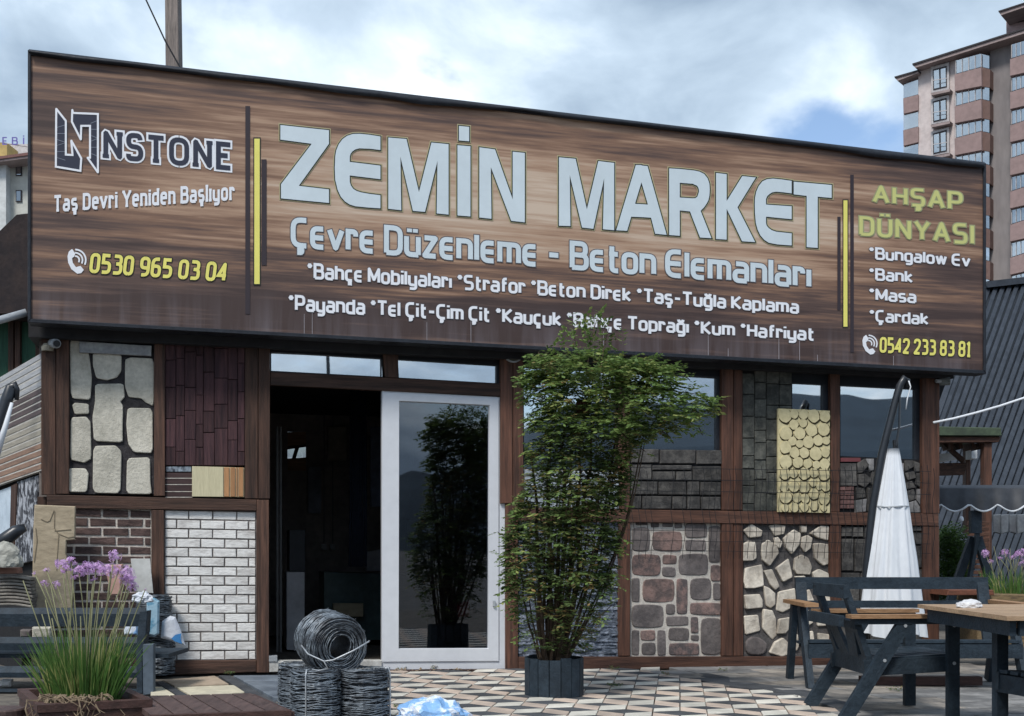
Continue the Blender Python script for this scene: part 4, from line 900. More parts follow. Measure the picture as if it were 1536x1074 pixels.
# main title, letter by letter
CA, CB2 = (380, 160, 3.2), (800, 200, 3.2)
TT = [(CA, [[(130,88),(363,113),(363,178),(218,380),(363,397),(363,462),(133,440),(133,372),(280,178),(130,158)]]),
 (CA, [[(610,143),(560,135),(510,130),(478,131),(450,140),(428,156),(410,180),(398,210),(393,240),(391,295),(393,350),(405,400),(420,432),(440,455),(463,470),(490,478),(550,484),(610,488),(610,425),(560,419),(520,412),(497,405),(480,395),(468,378),(463,360),(463,330),(610,348),(610,283),(463,265),(463,240),(467,226),(475,215),(490,205),(510,200),(560,202),(610,208)]]),
 (CA, [[(648,148),(735,155),(795,410),(855,172),(937,180),(937,518),(880,512),(884,260),(824,505),(766,500),(706,240),(710,497),(648,490)]]),
 (CA, [[(980,185),(1042,190),(1042,527),(980,522)], [(987,92),(1036,97),(1036,166),(987,162)]]),
 (CA, [[(1085,195),(1160,205),(1245,445),(1245,216),(1303,222),(1303,555),(1238,548),(1140,290),(1143,538),(1085,532)]]),
 (CB2, [[(123,115),(203,122),(257,365),(312,133),(388,142),(388,465),(334,460),(340,215),(288,458),(234,452),(175,200),(178,445),(123,443)]]),
 (CB2, [[(492,152),(548,157),(640,487),(585,482),(565,405),(519,402),(519,340),(550,342),(519,235)], [(492,152),(519,152),(519,235),(488,338),(519,340),(519,402),(470,400),(450,468),(398,465)]]),
 (CB2, [[(652,168),(703,171),(703,492),(652,488)], [(703,171),(770,178),(798,184),(820,195),(836,215),(845,240),(847,270),(845,300),(840,322),(830,340),(818,357),(803,372),(855,503),(800,500),(752,375),(703,370),(703,308),(765,312),(778,311),(788,303),(795,280),(794,266),(787,252),(765,242),(703,237)]]),
 (CB2, [[(877,190),(928,196),(928,325),(1003,205),(1068,212),(980,355),(1065,522),(1002,518),(928,362),(928,510),(877,507)]]),
 (CB2, [[(1240,228),(1190,221),(1150,217),(1122,220),(1100,230),(1082,252),(1070,280),(1064,310),(1063,340),(1064,385),(1068,430),(1077,463),(1090,490),(1108,511),(1130,525),(1170,533),(1240,538),(1240,480),(1200,476),(1165,472),(1145,465),(1130,455),(1120,443),(1117,430),(1117,400),(1240,412),(1240,350),(1117,342),(1117,315),(1123,301),(1135,290),(1148,283),(1165,280),(1200,283),(1240,288)]]),
 (CB2, [[(1250,232),(1432,248),(1432,310),(1365,304),(1365,550),(1312,546),(1312,300),(1250,293)]])]
def edge_ribbons(poly, w_): 
    s_ = [(poly, True, 0.0)]; return stroke_polys(s_, w_)
for cr, polys in TT:
    pp = [[Vector(q_) for q_ in P(cr, p)] for p in polys]
    lt = put('letter', [p for p in pp], ID, SOFF+.0085, ink_face)
    ol = []
    for p in pp: ol += [p]+edge_ribbons(p, 1.5)
    put('letter_outline', ol, ID, SOFF+.006, ink_dark, lt)
    gl = []
    for p in pp: gl += [p]+edge_ribbons(p, 2.7)
    put('letter_glow', gl, ID, SOFF+.0035, ink_glow, lt)
text('Çevre Düzenleme - Beton Elemanları', (436, 372), (1217, 434), 48, 43.5, ink_face, 1.42, .26, ink_grey, gap=1.0)
text('*Bahçe Mobilyaları *Strafor *Beton Direk *Taş-Tuğla Kaplama', (460, 418.5), (1198.5, 471.5), 25.5, 21.5, ink_white, 1.45, .3, ink_grey, gap=1.0)
text('*Payanda *Tel Çit-Çim Çit *Kauçuk *Bahçe Toprağı *Kum *Hafriyat', (432, 466.5), (1222, 512), 25.5, 21, ink_white, 1.45, .3, ink_grey, gap=1.0)
text('AHŞAP', (1309, 304.5), (1444, 316.8), 28, 29, ink_green, 1.25, .42, ink_olive, gap=1.6)
text('DÜNYASI', (1289, 353.5), (1461, 368), 30, 32, ink_green, 1.25, .42, ink_olive, gap=1.6)
text('*Bungalow Ev', (1303, 389), (1456, 401), 19.5, 19.5, ink_white, 1.45, .3, ink_grey, gap=1.0)
text('*Bank', (1303, 420.5), (1369.5, 425), 19.5, 19.5, ink_white, 1.45, .3, ink_grey, gap=1.0)
text('*Masa', (1303, 450.8), (1374.5, 455.5), 19.5, 19.5, ink_white, 1.45, .3, ink_grey, gap=1.0)
text('*Çardak', (1303.5, 483), (1393, 488), 19.5, 19.5, ink_white, 1.45, .3, ink_grey, gap=1.0)
text('0542 233 83 81', (1319, 529.5), (1455, 536.5), 25, 25, ink_yel, 1.45, .38, ink_dark, slant=.06, gap=1.0)
text('0530 965 03 04', (133, 410), (340, 424), 32, 31, ink_yel, 1.45, .38, ink_dark, slant=.16, gap=1.1)
text('NSTONE', (155, 238), (349, 257), 44, 44, ink_navy, 1.45, .62, ink_white, serif=True, gap=1.9)
text('Taş Devri Yeniden Başlıyor', (80.5, 319), (352, 301), 27, 28, ink_white, 1.6, None, None, serif=True, gap=1.55)
# bars
def bar(pts, m_): put('printed_bar', [[Vector(p) for p in pts]], ID, SOFF+.0045, m_)
bar(Q(368, 159, 375, 471), ink_bar); bar(Q(392.3, 239, 399.8, 398), ink_bar); bar(Q(380, 206, 391, 428), ink_dark); put('printed_bar', [[Vector(p) for p in Q(381.5, 208, 389.5, 426)]], ID, SOFF+.007, ink_yel)
bar(Q(1256, 325, 1261, 465), ink_bar); bar(Q(1275.3, 262, 1280.7, 528.5), ink_bar); bar(Q(1263.8, 299, 1272.6, 491.5), ink_dark); put('printed_bar', [[Vector(p) for p in Q(1265.2, 300.5, 1271.2, 490)]], ID, SOFF+.007, ink_yel)
# emblem left of the name
C1 = (0, 60, 3.2)
e1 = [Vector(p) for p in P(C1, [(270,330),(316,388),(316,550),(348,552),(342,482),(390,568),(386,628),(268,608)])]
e2 = [Vector(p) for p in P(C1, [(347,335),(350,350),(470,355),(470,636),(420,565),(432,565),(432,412),(390,412),(388,478),(345,392)])]
for e in (e1, e2):
    o = put('emblem', [e], ID, SOFF+.0055, ink_navy); put('emblem_outline', edge_ribbons(e, 1.5), ID, SOFF+.008, ink_white, o)
    ln = []
    for _ in range(9):
        i = random.randrange(len(e)); a = e[i].lerp(e[(i+1) % len(e)], random.random()); b = e[(i+3) % len(e)].lerp(e[(i+4) % len(e)], .5)
    x0_, x1_ = (e1[0].x, e1[1].x) if e is e1 else (C1[0]+432/3.2, e2[2].x)
    for k in range(6):
        y = e[1].y+10+k*9 if e is e1 else e[2].y+14+k*9
        ln.append(([Vector((x0_+1, y)), Vector((x1_-1, y-4+(k % 3)*4))], False, 0.0))
    
    for q_ in ln: put('crack_line', stroke_polys([q_], .3), ID, SOFF+.007, printm('pale crack print', (.25, .28, .34)), o)
# telephone symbols
def phone(cx, cy, s_):
    A = [(-10, -15), (-5, -19), (0, -12), (-2, -7), (-5, -5), (-4, 2), (1, 9), (4, 8), (8, 7), (13, 13), (9, 18), (3, 19), (-6, 12), (-11, 2), (-12, -8)]
    pol = [Vector((cx+x*s_, cy+y*s_)) for x, y in A]
    st_ = []
    for r in (6, 11, 16): st_.append(([Vector((cx+(0+r*cos(radians(t)))*s_, cy+(-2-r*sin(radians(t)))*s_)) for t in range(-22, 92, 12)], False, 0.0))
    hs_ = put('phone_symbol', [pol], ID, SOFF+.005, ink_white)
    for q_ in st_: put('signal_arc', stroke_polys([q_], 1.25*s_), ID, SOFF+.005, ink_white, hs_)
phone(113, 392, .98); phone(1303, 517, .78)
# ================================================================ WIRE ROLLS
def wire_roll(name, label, r, h, loc, R=None, seed=1, group=None, strap=True, hole=.42):
    rnd = random.Random(seed); t = thing(name, label, 'wire roll', loc, group)
    t.name = name; L0 = Vector(loc); R = R or Matrix.Identity(3); m2 = MB()
    def T(v): return L0+R @ Vector(v)
    core = MB(); core.lathe([(r*hole, .015), (r*.93, .012), (r*.95, h*.5), (r*.92, h-.015), (r*hole, h-.02), (r*hole, .015)], (0, 0, 0), 28); core.v = [T(v) for v in core.v]
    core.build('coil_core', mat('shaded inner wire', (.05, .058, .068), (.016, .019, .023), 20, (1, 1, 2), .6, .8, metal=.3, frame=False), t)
    # wound strands: side
    z = .012
    while z < h-.008:
        n = 26; ph = rnd.random()*6; pts = []
        bulge = 1+.02*rnd.random()+.025*sin(pi*z/h)
        for k in range(n):
            a = 2*pi*k/n; rr = r*bulge+rnd.uniform(-.004, .004); pts.append(T((rr*cos(a), rr*sin(a), z+.010*sin(a*2+ph)+rnd.uniform(-.005, .005))))
        m2.tube(pts, rnd.uniform(.0022, .0036), 4, closed=True); z += rnd.uniform(.004, .0085)
    # strands on both end faces
    for zz in (0, h):
        rr = r*hole
        while rr < r*1.0:
            n = 24; ph = rnd.random()*6; pts = [T(((rr+.006*sin(2*2*pi*k/n+ph))*cos(2*pi*k/n), (rr+.006*sin(2*2*pi*k/n+ph))*sin(2*pi*k/n), zz+rnd.uniform(-.005, .006))) for k in range(n)]
            m2.tube(pts, rnd.uniform(.002, .0035), 4, closed=True); rr += rnd.uniform(.006, .012)
    # barbs
    for _ in range(150):
        a = rnd.random()*2*pi; zz = rnd.uniform(.01, h-.01); p = Vector((r*1.02*cos(a), r*1.02*sin(a), zz)); d = Vector((rnd.uniform(-1, 1), rnd.uniform(-1, 1), rnd.uniform(-1, 1))).normalized()*.016
        m2.tube([T(p-d), T(p+d)], .0014, 3, caps=False)
    m2.build('wound_wire', wire_m, t)
    if strap:
        s_ = MB(); a = strap if not isinstance(strap, bool) else -1.7
        e = Vector((cos(a), sin(a), 0)); pts = [e*r*hole+Vector((0, 0, h*.4)), e*r*hole*1.05+Vector((0, 0, h+.01)), e*r*1.0+Vector((0, 0, h+.012)), e*r*1.07+Vector((0, 0, h*.94)), e*r*1.07+Vector((0, 0, h*.03)), e*r*.9+Vector((0, 0, -.006))]
        s_.tube([T(p) for p in pts], .0045, 6); s_.build('binding_wire', wire_light, t, smooth=True)
    return t
def at(px, Y, z=None):
    x = (px-CX)/F*Y; return Vector((x, Y, gz(x, Y) if z is None else z))
GR = 'rolls of galvanised wire in front of the shop'
wire_roll('wire_roll', 'upright wire roll at the back left of the pile before the doorway', .135, .33, at(452, 6.98), seed=1, group=GR, strap=-1.0)
wire_roll('wire_roll', 'upright wire roll at the front left of the pile with a pale binding wire', .138, .345, at(473.5, 6.5), seed=2, group=GR, strap=-1.78)
wire_roll('wire_roll', 'upright wire roll at the right of the pile, widest of the standing ones', .152, .34, at(545, 6.62), seed=3, group=GR, strap=-.2)
ax = Vector((.52, -.82, -.12)).normalized(); Rr = ax.to_track_quat('Z', 'Y').to_matrix()
tr = wire_roll('wire_roll', 'wire roll lying on top of the three standing ones with its hole facing out', .172, .27, Vector(((493-CX)/F*6.72, 6.72, 1.05-(962-HY)/F*6.72))-ax*.10, Rr, 4, GR, False, .40)
s_ = MB(); c = Vector(((505-CX)/F*6.5, 6.5, 0))
def pz(px, py, Y): return Vector(((px-CX)/F*Y, Y, H-(py-HY)/F*Y))
s_.tube([pz(452, 968, 6.5), pz(462, 981, 6.42), pz(486, 992, 6.38), pz(500, 990, 6.36), pz(530, 976, 6.38), pz(552, 963, 6.42), pz(554, 961, 6.6)], .0045, 6); s_.tube([pz(486, 992, 6.38), pz(492, 1003, 6.4), pz(478, 1006, 6.4), pz(468, 1004, 6.42)], .0045, 6)
s_.build('binding_wire', wire_light, tr, smooth=True)
GL = 'rolls of dark wire leaning by the white brick sample'
wire_roll('wire_roll', 'dark wire roll standing on the ground beside the white brick sample', .115, .31, at(240, 9.3), seed=5, group=GL, strap=-2.4)
wire_roll('wire_roll', 'dark wire roll stacked on another beside the white brick sample', .135, .33, at(231, 9.25)+Vector((0, 0, .315)), seed=6, group=GL, strap=False)
# ================================================================ BAGS AND SMALL THINGS
def plastic(name, col, col2, sc=7):
    return mat(name, col, col2, sc, rough=.35, bump=.5, frame=False, lo=.47, hi=.53, bscale=14, spec=.5, bdist=.02)
bagm = plastic('white blue printed plastic', (.70, .76, .86), (.22, .42, .72), 9)
def crumple(name, label, cat, c, rx, ry, rz, m_, seed=0, n=26, amp=.35, kind=None):
    bm = bmesh.new(); bmesh.ops.create_icosphere(bm, subdivisions=4, radius=1); vs = []
    for v in bm.verts:
        p = v.co.copy(); d = noise.noise(p*2.2+Vector((seed, 0, 0)))*amp+abs(noise.noise(p*5+Vector((0, seed, 0))))*amp*.7; p *= 1+d; p.z = max(p.z, -.55)
        vs.append(Vector((p.x*rx, p.y*ry, p.z*rz))+Vector(c))
    fs = [tuple(v.index for v in f.verts) for f in bm.faces]; bm.free()
    o = mkobj(name, vs, fs, m_); tag(o, label, cat); return o
crumple('plastic_bag', 'crumpled white and blue plastic bag on the paving beside the wire rolls', 'plastic bag', at(645, 6.6)+Vector((0, 0, .055)), .20, .14, .11, bagm, 3)
b1 = mat('white sack cloth', (.62, .65, .70), (.5, .53, .6), 8, rough=.6, bump=.5)
t = slab('hanging_bag', [(243, 932), (255, 924), (263, 926), (271, 945), (278, 969), (258, 962), (241, 957)], FAC, .42, .05, b1, None, .012, pillow=.006); tag(t, 'white bag with a blue swoosh hanging beside the stacked dark wire rolls', 'bag')
o = slab('printed_swoosh', [(257, 958), (263, 952), (272, 950), (271, 957), (273, 966), (262, 962)], FAC, .432, .003, mat('blue print', (.05, .22, .5), None, 5), t, 0)
t = slab('water_bottle', [(220, 900), (231, 897), (239, 902), (238, 951), (232, 955), (219, 952)], FAC, .5, .1, plastic('blue bottle film', (.12, .28, .40), (.30, .45, .55), 8), None, .014); tag(t, 'blue plastic film wrapped pack standing between bench and dark wire rolls', 'plastic pack')
crumple('cloth_bundle', 'small white crumpled rag on the left bench end', 'rag', FAC.hit(214, 898, .8), .07, .05, .05, b1, 8)
t = slab('sample_tile', [(196, 838), (225, 838), (230, 890), (201, 887)], FAC, .16, .02, mat('chalk white tile', (.55, .55, .53), (.48, .48, .46), 4), None, .002); tag(t, 'pale grey square tile leaning against the brown brick sample', 'tile')
t = slab('terracotta_pot', [(157, 848), (184, 846), (181, 893), (166, 893)], FAC, .3, .08, mat('pale pink clay', (.55, .33, .27), (.45, .27, .22), 5), None, .012); tag(t, 'pale pink clay piece behind the purple flowers', 'clay pot')
# plaster sheet leaning on the corner
SC4 = (0, 700, 4.883)
t = slab('plaster_sheet', P(SC4, [(253, 278), (552, 290), (548, 535), (486, 540), (482, 640), (530, 800), (530, 1080), (228, 1080), (238, 760), (245, 420)]), FAC, .22, .05, cardboard, None, .006)
tag(t, 'tall beige cracked plaster sheet leaning at the left corner of the shop', 'sheet')
cr = MB()
for line in [[(300, 385), (345, 405), (365, 395), (395, 320)], [(400, 330), (398, 450), (425, 490), (500, 520), (545, 512)], [(262, 450), (272, 540), (250, 700)], [(400, 470), (520, 460)], [(430, 500), (420, 640), (415, 760)]]:
    cr.tube([FAC.hit(x, y, .222) for x, y in P(SC4, line)], .0035, 4)
cr.build('raised_crack', mat('beige crack ridge', (.22, .18, .125), None, 5), t)
# pile of curved stone roof tiles
for k in range(9):
    y = 1012-k*25; pts = []
    x1 = 236-abs(k-3)*3+random.uniform(-6, 4)
    top = [(x, y-14+((x-60)/180)**2*22) for x in (-60, 0, 60, 120, 180, x1)]
    bot = [(x, yy+19) for x, yy in top][::-1]
    t = slab('stone_roof_tile', P(SC4, top+bot), FAC, .5+random.uniform(-.02, .02), .3, mat('weathered stone tile', (.30, .275, .24), (.12, .11, .10), 9, rough=.9, bump=.8, rnd=.2), None, .006)
    tag(t, 'weathered curved stone tile in the pile at the far left, layer %s' % ['at the very bottom', 'second from bottom', 'third from bottom', 'fourth from bottom', 'in the middle', 'fourth from top', 'third from top', 'second from top', 'at the very top'][k], 'roof tile', 'curved stone tiles in a pile')
t = slab('clay_tile', P(SC4, [(-20, 738), (132, 742), (136, 783), (-20, 788)]), FAC, .48, .2, mat('dull clay', (.30, .16, .12), (.2, .11, .09), 6, rough=.9), None, .006); tag(t, 'flat reddish clay tile lying on top of the stone tile pile', 'roof tile')
t = crumple('wrapped_bundle', 'pale cloth wrapped bundle leaning over the stone tile pile', 'bundle', FAC.hit(5, 838, .55), .13, .06, .12, mat('dirty pale cloth', (.42, .42, .38), (.28, .28, .25), 8, frame=False), 5, amp=.2)
t.rotation_euler = (0, 0, 0)
m2 = MB(); m2.tube([FAC.hit(-14, 822, .5), FAC.hit(12, 806, .5), FAC.hit(24, 797, .5), FAC.hit(38, 791, .5)], [.05, .055, .05, .03], 10); t = m2.build('stove_pipe', metal_dark, smooth=True); tag(t, 'dark bent tube sticking out above the stone tile pile', 'tube')
# folded umbrella arm, far left
t = thing('patio_umbrella', 'folded patio umbrella arm with dark joint at the left edge of the frame', 'umbrella', FAC.hit(0, 700, .9))
m2 = MB(); m2.tube([FAC.hit(-30, 690, .9), FAC.hit(-2, 640, .9), FAC.hit(10, 600, .9), FAC.hit(17, 581, .9), FAC.hit(22, 577, .9), FAC.hit(25, 584, .9), FAC.hit(25, 600, .9)], [.05, .05, .045, .04, .03, .022, .016], 10); m2.build('arm', metal_dark, t, smooth=True)
m2 = MB(); m2.tube([FAC.hit(18, 604, .93), FAC.hit(8, 640, .93), FAC.hit(-8, 690, .93)], [.012, .02, .03], 8); m2.build('cloth', canvas, t, smooth=True)
# cable at left edge / steel tube
m2 = MB(); m2.tube([FAC.hit(-60, 497, .3), FAC.hit(40, 468.5, .25)], .03, 10); t = m2.build('steel_tube', metal_light, smooth=True); tag(t, 'pale steel tube running to the left end of the sign board', 'tube')
# ================================================================ SIDE WALL SAMPLE BOARD (runs back to the left)
SP = Plane(FAC.hit(62, 800, .02), -724)
sb_ = thing('side_display_board', 'angled side board of grey, brown, cream and tan wood look planks at the far left', 'display board', SP.hit(40, 760))
c_of = [mat('grey white plank', (.42, .43, .44), (.3, .31, .33), 4, (1, 1, 8), rnd=.08), mat('plum brown plank', (.115, .085, .085), (.07, .055, .055), 4, (1, 1, 8), rnd=.1), mat('cream grey plank', (.36, .33, .27), (.27, .25, .21), 4, (1, 1, 8), rnd=.08), mat('tan brown plank', (.27, .17, .12), (.18, .115, .085), 4, (1, 1, 8), rnd=.1)]
def yy62(f): return 530+(706-530)*f
def yy0(f): return 566+(727-566)*f
slab('backing', [(61.5, yy62(0)), (61.5, yy62(1)), (-70, yy0(1)+(yy0(1)-yy62(1))*70/62), (-70, yy0(0)+(yy0(0)-yy62(0))*70/62)], SP, 0, .04, mat('pale joint', (.5, .48, .44), None, 5), sb_, 0)
n_ = 17
for k in range(n_):
    a, b = k/n_+.002, (k+1)/n_-.014; ci = 0 if k < 5 else 1 if k < 9 else 2 if k < 13 else 3
    def ext(f): return yy0(f)+(yy0(f)-yy62(f))*60/62
    slab('plank', [(61, yy62(a)), (61, yy62(b)), (-60, ext(b)), (-60, ext(a))], SP, .004, .01, c_of[ci], sb_, .001)
sw = thing('side_wall_samples', 'dark side wall with a veined stone sheet and pale window left of the corner', 'wall', SP.hit(30, 900, -.1))
slab('wall_board', [(61, 700), (61, 1010), (-80, 1000), (-80, 750)], SP, -.08, .05, gap_dark, sw, 0)
slab('stone_sheet', P(SC4, [(125, 110), (278, 62), (240, 690), (100, 720)]), SP, -.03, .04, mat('veined black and white stone', (.40, .42, .46), (.03, .032, .04), 16, (1, 1, .6), .7, .8, lo=.46, hi=.6, dist=1.2), sw, .003)
slab('pale_pane', P(SC4, [(-60, 195), (78, 145), (70, 480), (40, 520), (-60, 560)]), SP, -.04, .03, mat('pale blue reflecting sheet', (.52, .60, .68), (.42, .5, .58), 3, rough=.3), sw, .002)
slab('post', P(SC4, [(80, 140), (122, 120), (96, 730), (66, 730)]), SP, -.02, .05, wood_v, sw, .003)
# ================================================================ FURNITURE
def chair(name, label, loc, rz, arm_m=armwood):
    t = thing(name, label, 'garden chair', loc, 'slate blue garden chairs round the table', rz); W_ = .33; k = dict(world=False)
    for s_ in (-1, 1):
        m2 = MB(); m2.bar((-.34, s_*W_, 0), (.07, s_*W_, .645), .045, .085, up=Vector((1, 0, .6))); m2.build('leg', charcoal, t, **k)
        m2 = MB(); m2.bar((.37, s_*W_, 0), (.37, s_*W_, .645), .045, .075, up=Vector((1, 0, 0))); m2.build('leg', charcoal, t, **k)
        for bx_, bz_ in ((.37, .36), (.37, .60), (-.085, .38), (.05, .60)):
            m2 = MB(); m2.tube([(bx_, s_*(W_+.02), bz_), (bx_, s_*(W_+.028), bz_)], .011, 8); m2.build('bolt', metal_light, t, **k)
        m2 = MB(); m2.bar((-.28, s_*W_, .628), (.40, s_*W_, .628), .052, .036); m2.build('arm_rail', charcoal, t, **k)
        m2 = MB(); m2.bar((-.31, s_*W_, .660), (.42, s_*W_, .660), .105, .024); m2.build('armrest', arm_m, t, **k)
        m2 = MB(); m2.bar((-.20, s_*(W_-.036), .325), (.42, s_*(W_-.036), .355), .025, .10); m2.build('seat_rail', charcoal, t, **k)
        m2 = MB(); m2.bar((-.13, s_*(W_-.07), .30), (-.315, s_*(W_-.07), .85), .06, .04, up=Vector((1, 0, .3))); m2.build('back_post', charcoal, t, **k)
        m2 = MB(); m2.bar((-.155, s_*.06, .34), (-.245, s_*.17, .62), .15, .024, up=Vector((1, 0, .3))); m2.build('back_board', charcoal, t, **k)
    for z, h_, x in ((.815, .085, -.312), (.60, .05, -.24), (.628, .07, -.345), (.345, .12, -.165)):
        m2 = MB(); m2.bar((x, -W_+.035, z), (x, W_-.035, z), .034, h_); m2.build('back_rail', charcoal, t, **k)
    for i in range(7):
        y = -.255+i*.085; m2 = MB(); m2.bar((-.15, y, .376), (.41, y, .408), .062, .02); m2.build('seat_slat', charcoal, t, **k)
    m2 = MB(); m2.bar((.40, -W_+.02, .34), (.40, W_-.02, .34), .025, .10); m2.build('front_rail', charcoal, t, **k)
    return t
chair('garden_chair', 'slate blue garden chair with light wood armrests, wholly in view left of the table', at(1305, 7.55)+Vector((.04, 0, 0)), radians(4))
chair('garden_chair', 'slate blue garden chair cut off by the right edge, in front of the table', at(1648, 6.2), radians(196))
# table
t = thing('garden_table', 'wooden slatted garden table with slate blue frame at the right edge', 'table', (3.3, 6.7, gz(3.3, 6.7)))
bz = WL[t.name].z
for i in range(8):
    y0_ = 5.9+i*.163; xl = 2.575
    m2 = MB(); m2.box(((xl+4.3)/2, y0_+.075, bz+.735), (4.3-xl, .157, .024)); m2.build('table_plank', tablewood, t)
for a, b in (((2.63, 5.95), (2.63, 7.13)), ((2.66, 5.95), (4.25, 5.95)), ((2.66, 7.13), (4.25, 7.13)), ((3.4, 5.98), (3.4, 7.1))):
    m2 = MB(); m2.bar((a[0], a[1], bz+.68), (b[0], b[1], bz+.68), .035, .08); m2.build('frame_rail', charcoal, t)
for x in (3.35, 4.1):
    for s_ in (-1, 1):
        m2 = MB(); m2.bar((x, 6.63+s_*.42, bz), (x, 6.63+s_*.22, bz+.64), .08, .07); m2.build('leg', charcoal, t)
crumple('tissue_pack', 'crumpled white wrapped pack lying on the garden table', 'wrapped pack', pz(1454, 908, 6.75)+Vector((0, 0, 0)), .073, .05, .034, mat('white crinkled wrap', (.68, .68, .68), (.5, .5, .52), 14, rough=.45, bump=.5, frame=False), 11, amp=.18)
# bench facing the street
def bench(name, label, loc, rz, L_=1.66):
    t = thing(name, label, 'bench', loc, None, rz); k = dict(world=False); hL = L_/2
    for s_ in (-1, 1):
        m2 = MB(); m2.bar((s_*(hL-.02), -.42, 0), (s_*(hL-.02), -.12, .645), .05, .09, up=Vector((0, 1, .6))); m2.build('leg', charcoal, t, **k)
        m2 = MB(); m2.bar((s_*(hL-.02), .30, 0), (s_*(hL-.02), .12, .645), .05, .09, up=Vector((0, 1, .6))); m2.build('leg', charcoal, t, **k)
        m2 = MB(); m2.bar((s_*(hL-.02), -.46, .668), (s_*(hL-.02), .30, .668), .11, .03); m2.build('armrest', armwood, t, **k)
        m2 = MB(); m2.bar((s_*(hL-.10), .10, .30), (s_*(hL-.10), .26, .86), .09, .035, up=Vector((0, 1, .3))); m2.build('back_post', charcoal, t, **k)
    m2 = MB(); m2.bar((-hL+.055, .25, .82), (hL-.055, .25, .82), .034, .10); m2.build('back_rail', charcoal, t, **k)
    m2 = MB(); m2.bar((-hL+.145, .20, .645), (hL-.145, .20, .645), .03, .06); m2.build('back_rail', charcoal, t, **k)
    for i in range(4):
        m2 = MB(); m2.bar((-hL+.03, -.30+i*.115, .375-.012*i), (hL-.03, -.30+i*.115, .375-.012*i), .10, .022); m2.build('seat_plank', charcoal, t, **k)
    m2 = MB(); m2.bar((-hL+.02, -.345, .30), (hL-.02, -.345, .30), .03, .11); m2.build('apron', charcoal, t, **k)
    m2 = MB(); m2.bar((-hL+.5, -.1, .04), (hL-.25, -.1, .04), .09, .07); m2.build('foot_beam', brown_paint, t, **k)
    return t
bench('garden_bench', 'long slate blue bench with open back rail in front of the stone samples', at(1351, 9.3)+Vector((0, 0, 0)), radians(-1), 1.72)
# left bench, seen from behind the planter
LB = Front(8.15)
t = thing('garden_bench', 'slate blue slatted bench cut off by the left edge behind the flowers', 'bench', at(100, 8.15))
for y, h_ in ((912, 28), (956, 20), (1000, 17), (1034, 6), (1044, 8)):
    m2 = MB(); zt = H-(y-HY)/F*8.15; zb = H-(y+h_-HY)/F*8.15
    xl, xr = (-60-CX)/F*8.15, (216-CX)/F*8.15
    lit = .043 if h_ > 10 else .02
    vs = [(xl, 8.19, zt), (xr, 8.19, zt), (xr, 8.155, zt-lit), (xl, 8.155, zt-lit), (xl, 8.165, zb), (xr, 8.165, zb), (xr, 8.195, zb), (xl, 8.195, zb)]
    m2.add(vs, [(0, 1, 2, 3), (3, 2, 5, 4), (4, 5, 6, 7), (7, 6, 1, 0), (1, 6, 5, 2), (0, 3, 4, 7)]); m2.build('slat', charcoal, t)
slab('back_post', [(209, 917), (221, 916), (219, 948), (213, 980), (214, 1041), (205, 1041), (204, 975)], LB, .03, .09, charcoal, t, .004)
slab('leg', [(213.5, 966), (230, 966), (230, 1041), (214.5, 1043)], LB, .03, .05, mat('lighter slate paint', (.085, .11, .14), (.06, .08, .10), 5, rough=.55, bump=.2), t, .004)
m2 = MB(); m2.box((-3.35, 8.5, .28), (1.7, .5, .03)); m2.build('seat', charcoal, t)
# scrap sample blocks seen between the slats of the bench
for px_, lab, mm in ((Q(48, 941, 76, 957), 'cream stone block behind the second gap of the left bench', stone_cream), (Q(30, 945, 46, 956), 'brown rubble block behind the second gap of the left bench', stone_grey), (Q(46, 976, 67, 998), 'cream carved stone block behind the third gap of the left bench', stone_cream),
                     (Q(32, 980, 45, 998), 'grey rubble block behind the third gap of the left bench', ledge), (Q(0, 1021, 16, 1030), 'white block behind the lowest gap of the left bench', brick_white), (Q(186, 928, 206, 952), 'folded white and blue sack behind the right end of the left bench', bagm)):
    t2 = slab('sample_block', px_, FAC, .7, .12, mm, None, .01, jit=.05); tag(t2, lab, 'stone block' if 'sack' not in lab else 'sack')
# ================================================================ PLANTER WITH SOCIETY GARLIC, SLATTED SEAT, LOG STOOLS
def hh(px, h): return [ground_hit(a, b, h) for a, b in px]
pc = hh([(26, 1033), (182, 1027), (229, 1049), (56, 1058)], .45)
t = thing('flower_planter', 'brown wooden planter box with a purple flowering tuft and dry roots', 'planter', Vector((sum(p.x for p in pc)/4, sum(p.y for p in pc)/4, gz(-1.9, 4.7))))
cen = sum(pc, Vector())/4
inn = [p+(cen-p)*.17 for p in pc]
for i in range(4):
    j = (i+1) % 4; m2 = MB(); a, b, c2, d2 = pc[i], pc[j], inn[j], inn[i]; dz = Vector((0, 0, .028)); g_ = (b-a)*.002
    m2.add([a+g_, b-g_, c2, d2, a+g_-dz, b-g_-dz, c2-dz, d2-dz], [(0,1,2,3),(7,6,5,4),(0,4,5,1),(1,5,6,2),(2,6,7,3),(3,7,4,0)]); m2.build('rim_board', brown_paint, t)
    for r in range(3):
        o1 = a+(cen-a)*.03; o2 = b+(cen-b)*.03; z1 = cen.z-.03-r*.14; z0_ = z1-.134
        i1 = a+(cen-a)*.09; i2 = b+(cen-b)*.09; f8 = []
        for z in (z1, z0_): f8 += [Vector((o1.x, o1.y, z)), Vector((o2.x, o2.y, z)), Vector((i2.x, i2.y, z)), Vector((i1.x, i1.y, z))]
        m2 = MB(); m2.add(f8, [(0,1,2,3),(7,6,5,4),(0,4,5,1),(1,5,6,2),(2,6,7,3),(3,7,4,0)]); m2.build('side_board', brown_paint, t)
m2 = MB(); m2.add([p-Vector((0, 0, .05)) for p in inn]+[p-Vector((0, 0, .3)) for p in inn], [(0,1,2,3),(0,4,5,1),(1,5,6,2),(2,6,7,3),(3,7,4,0)]); m2.build('soil', soil, t)
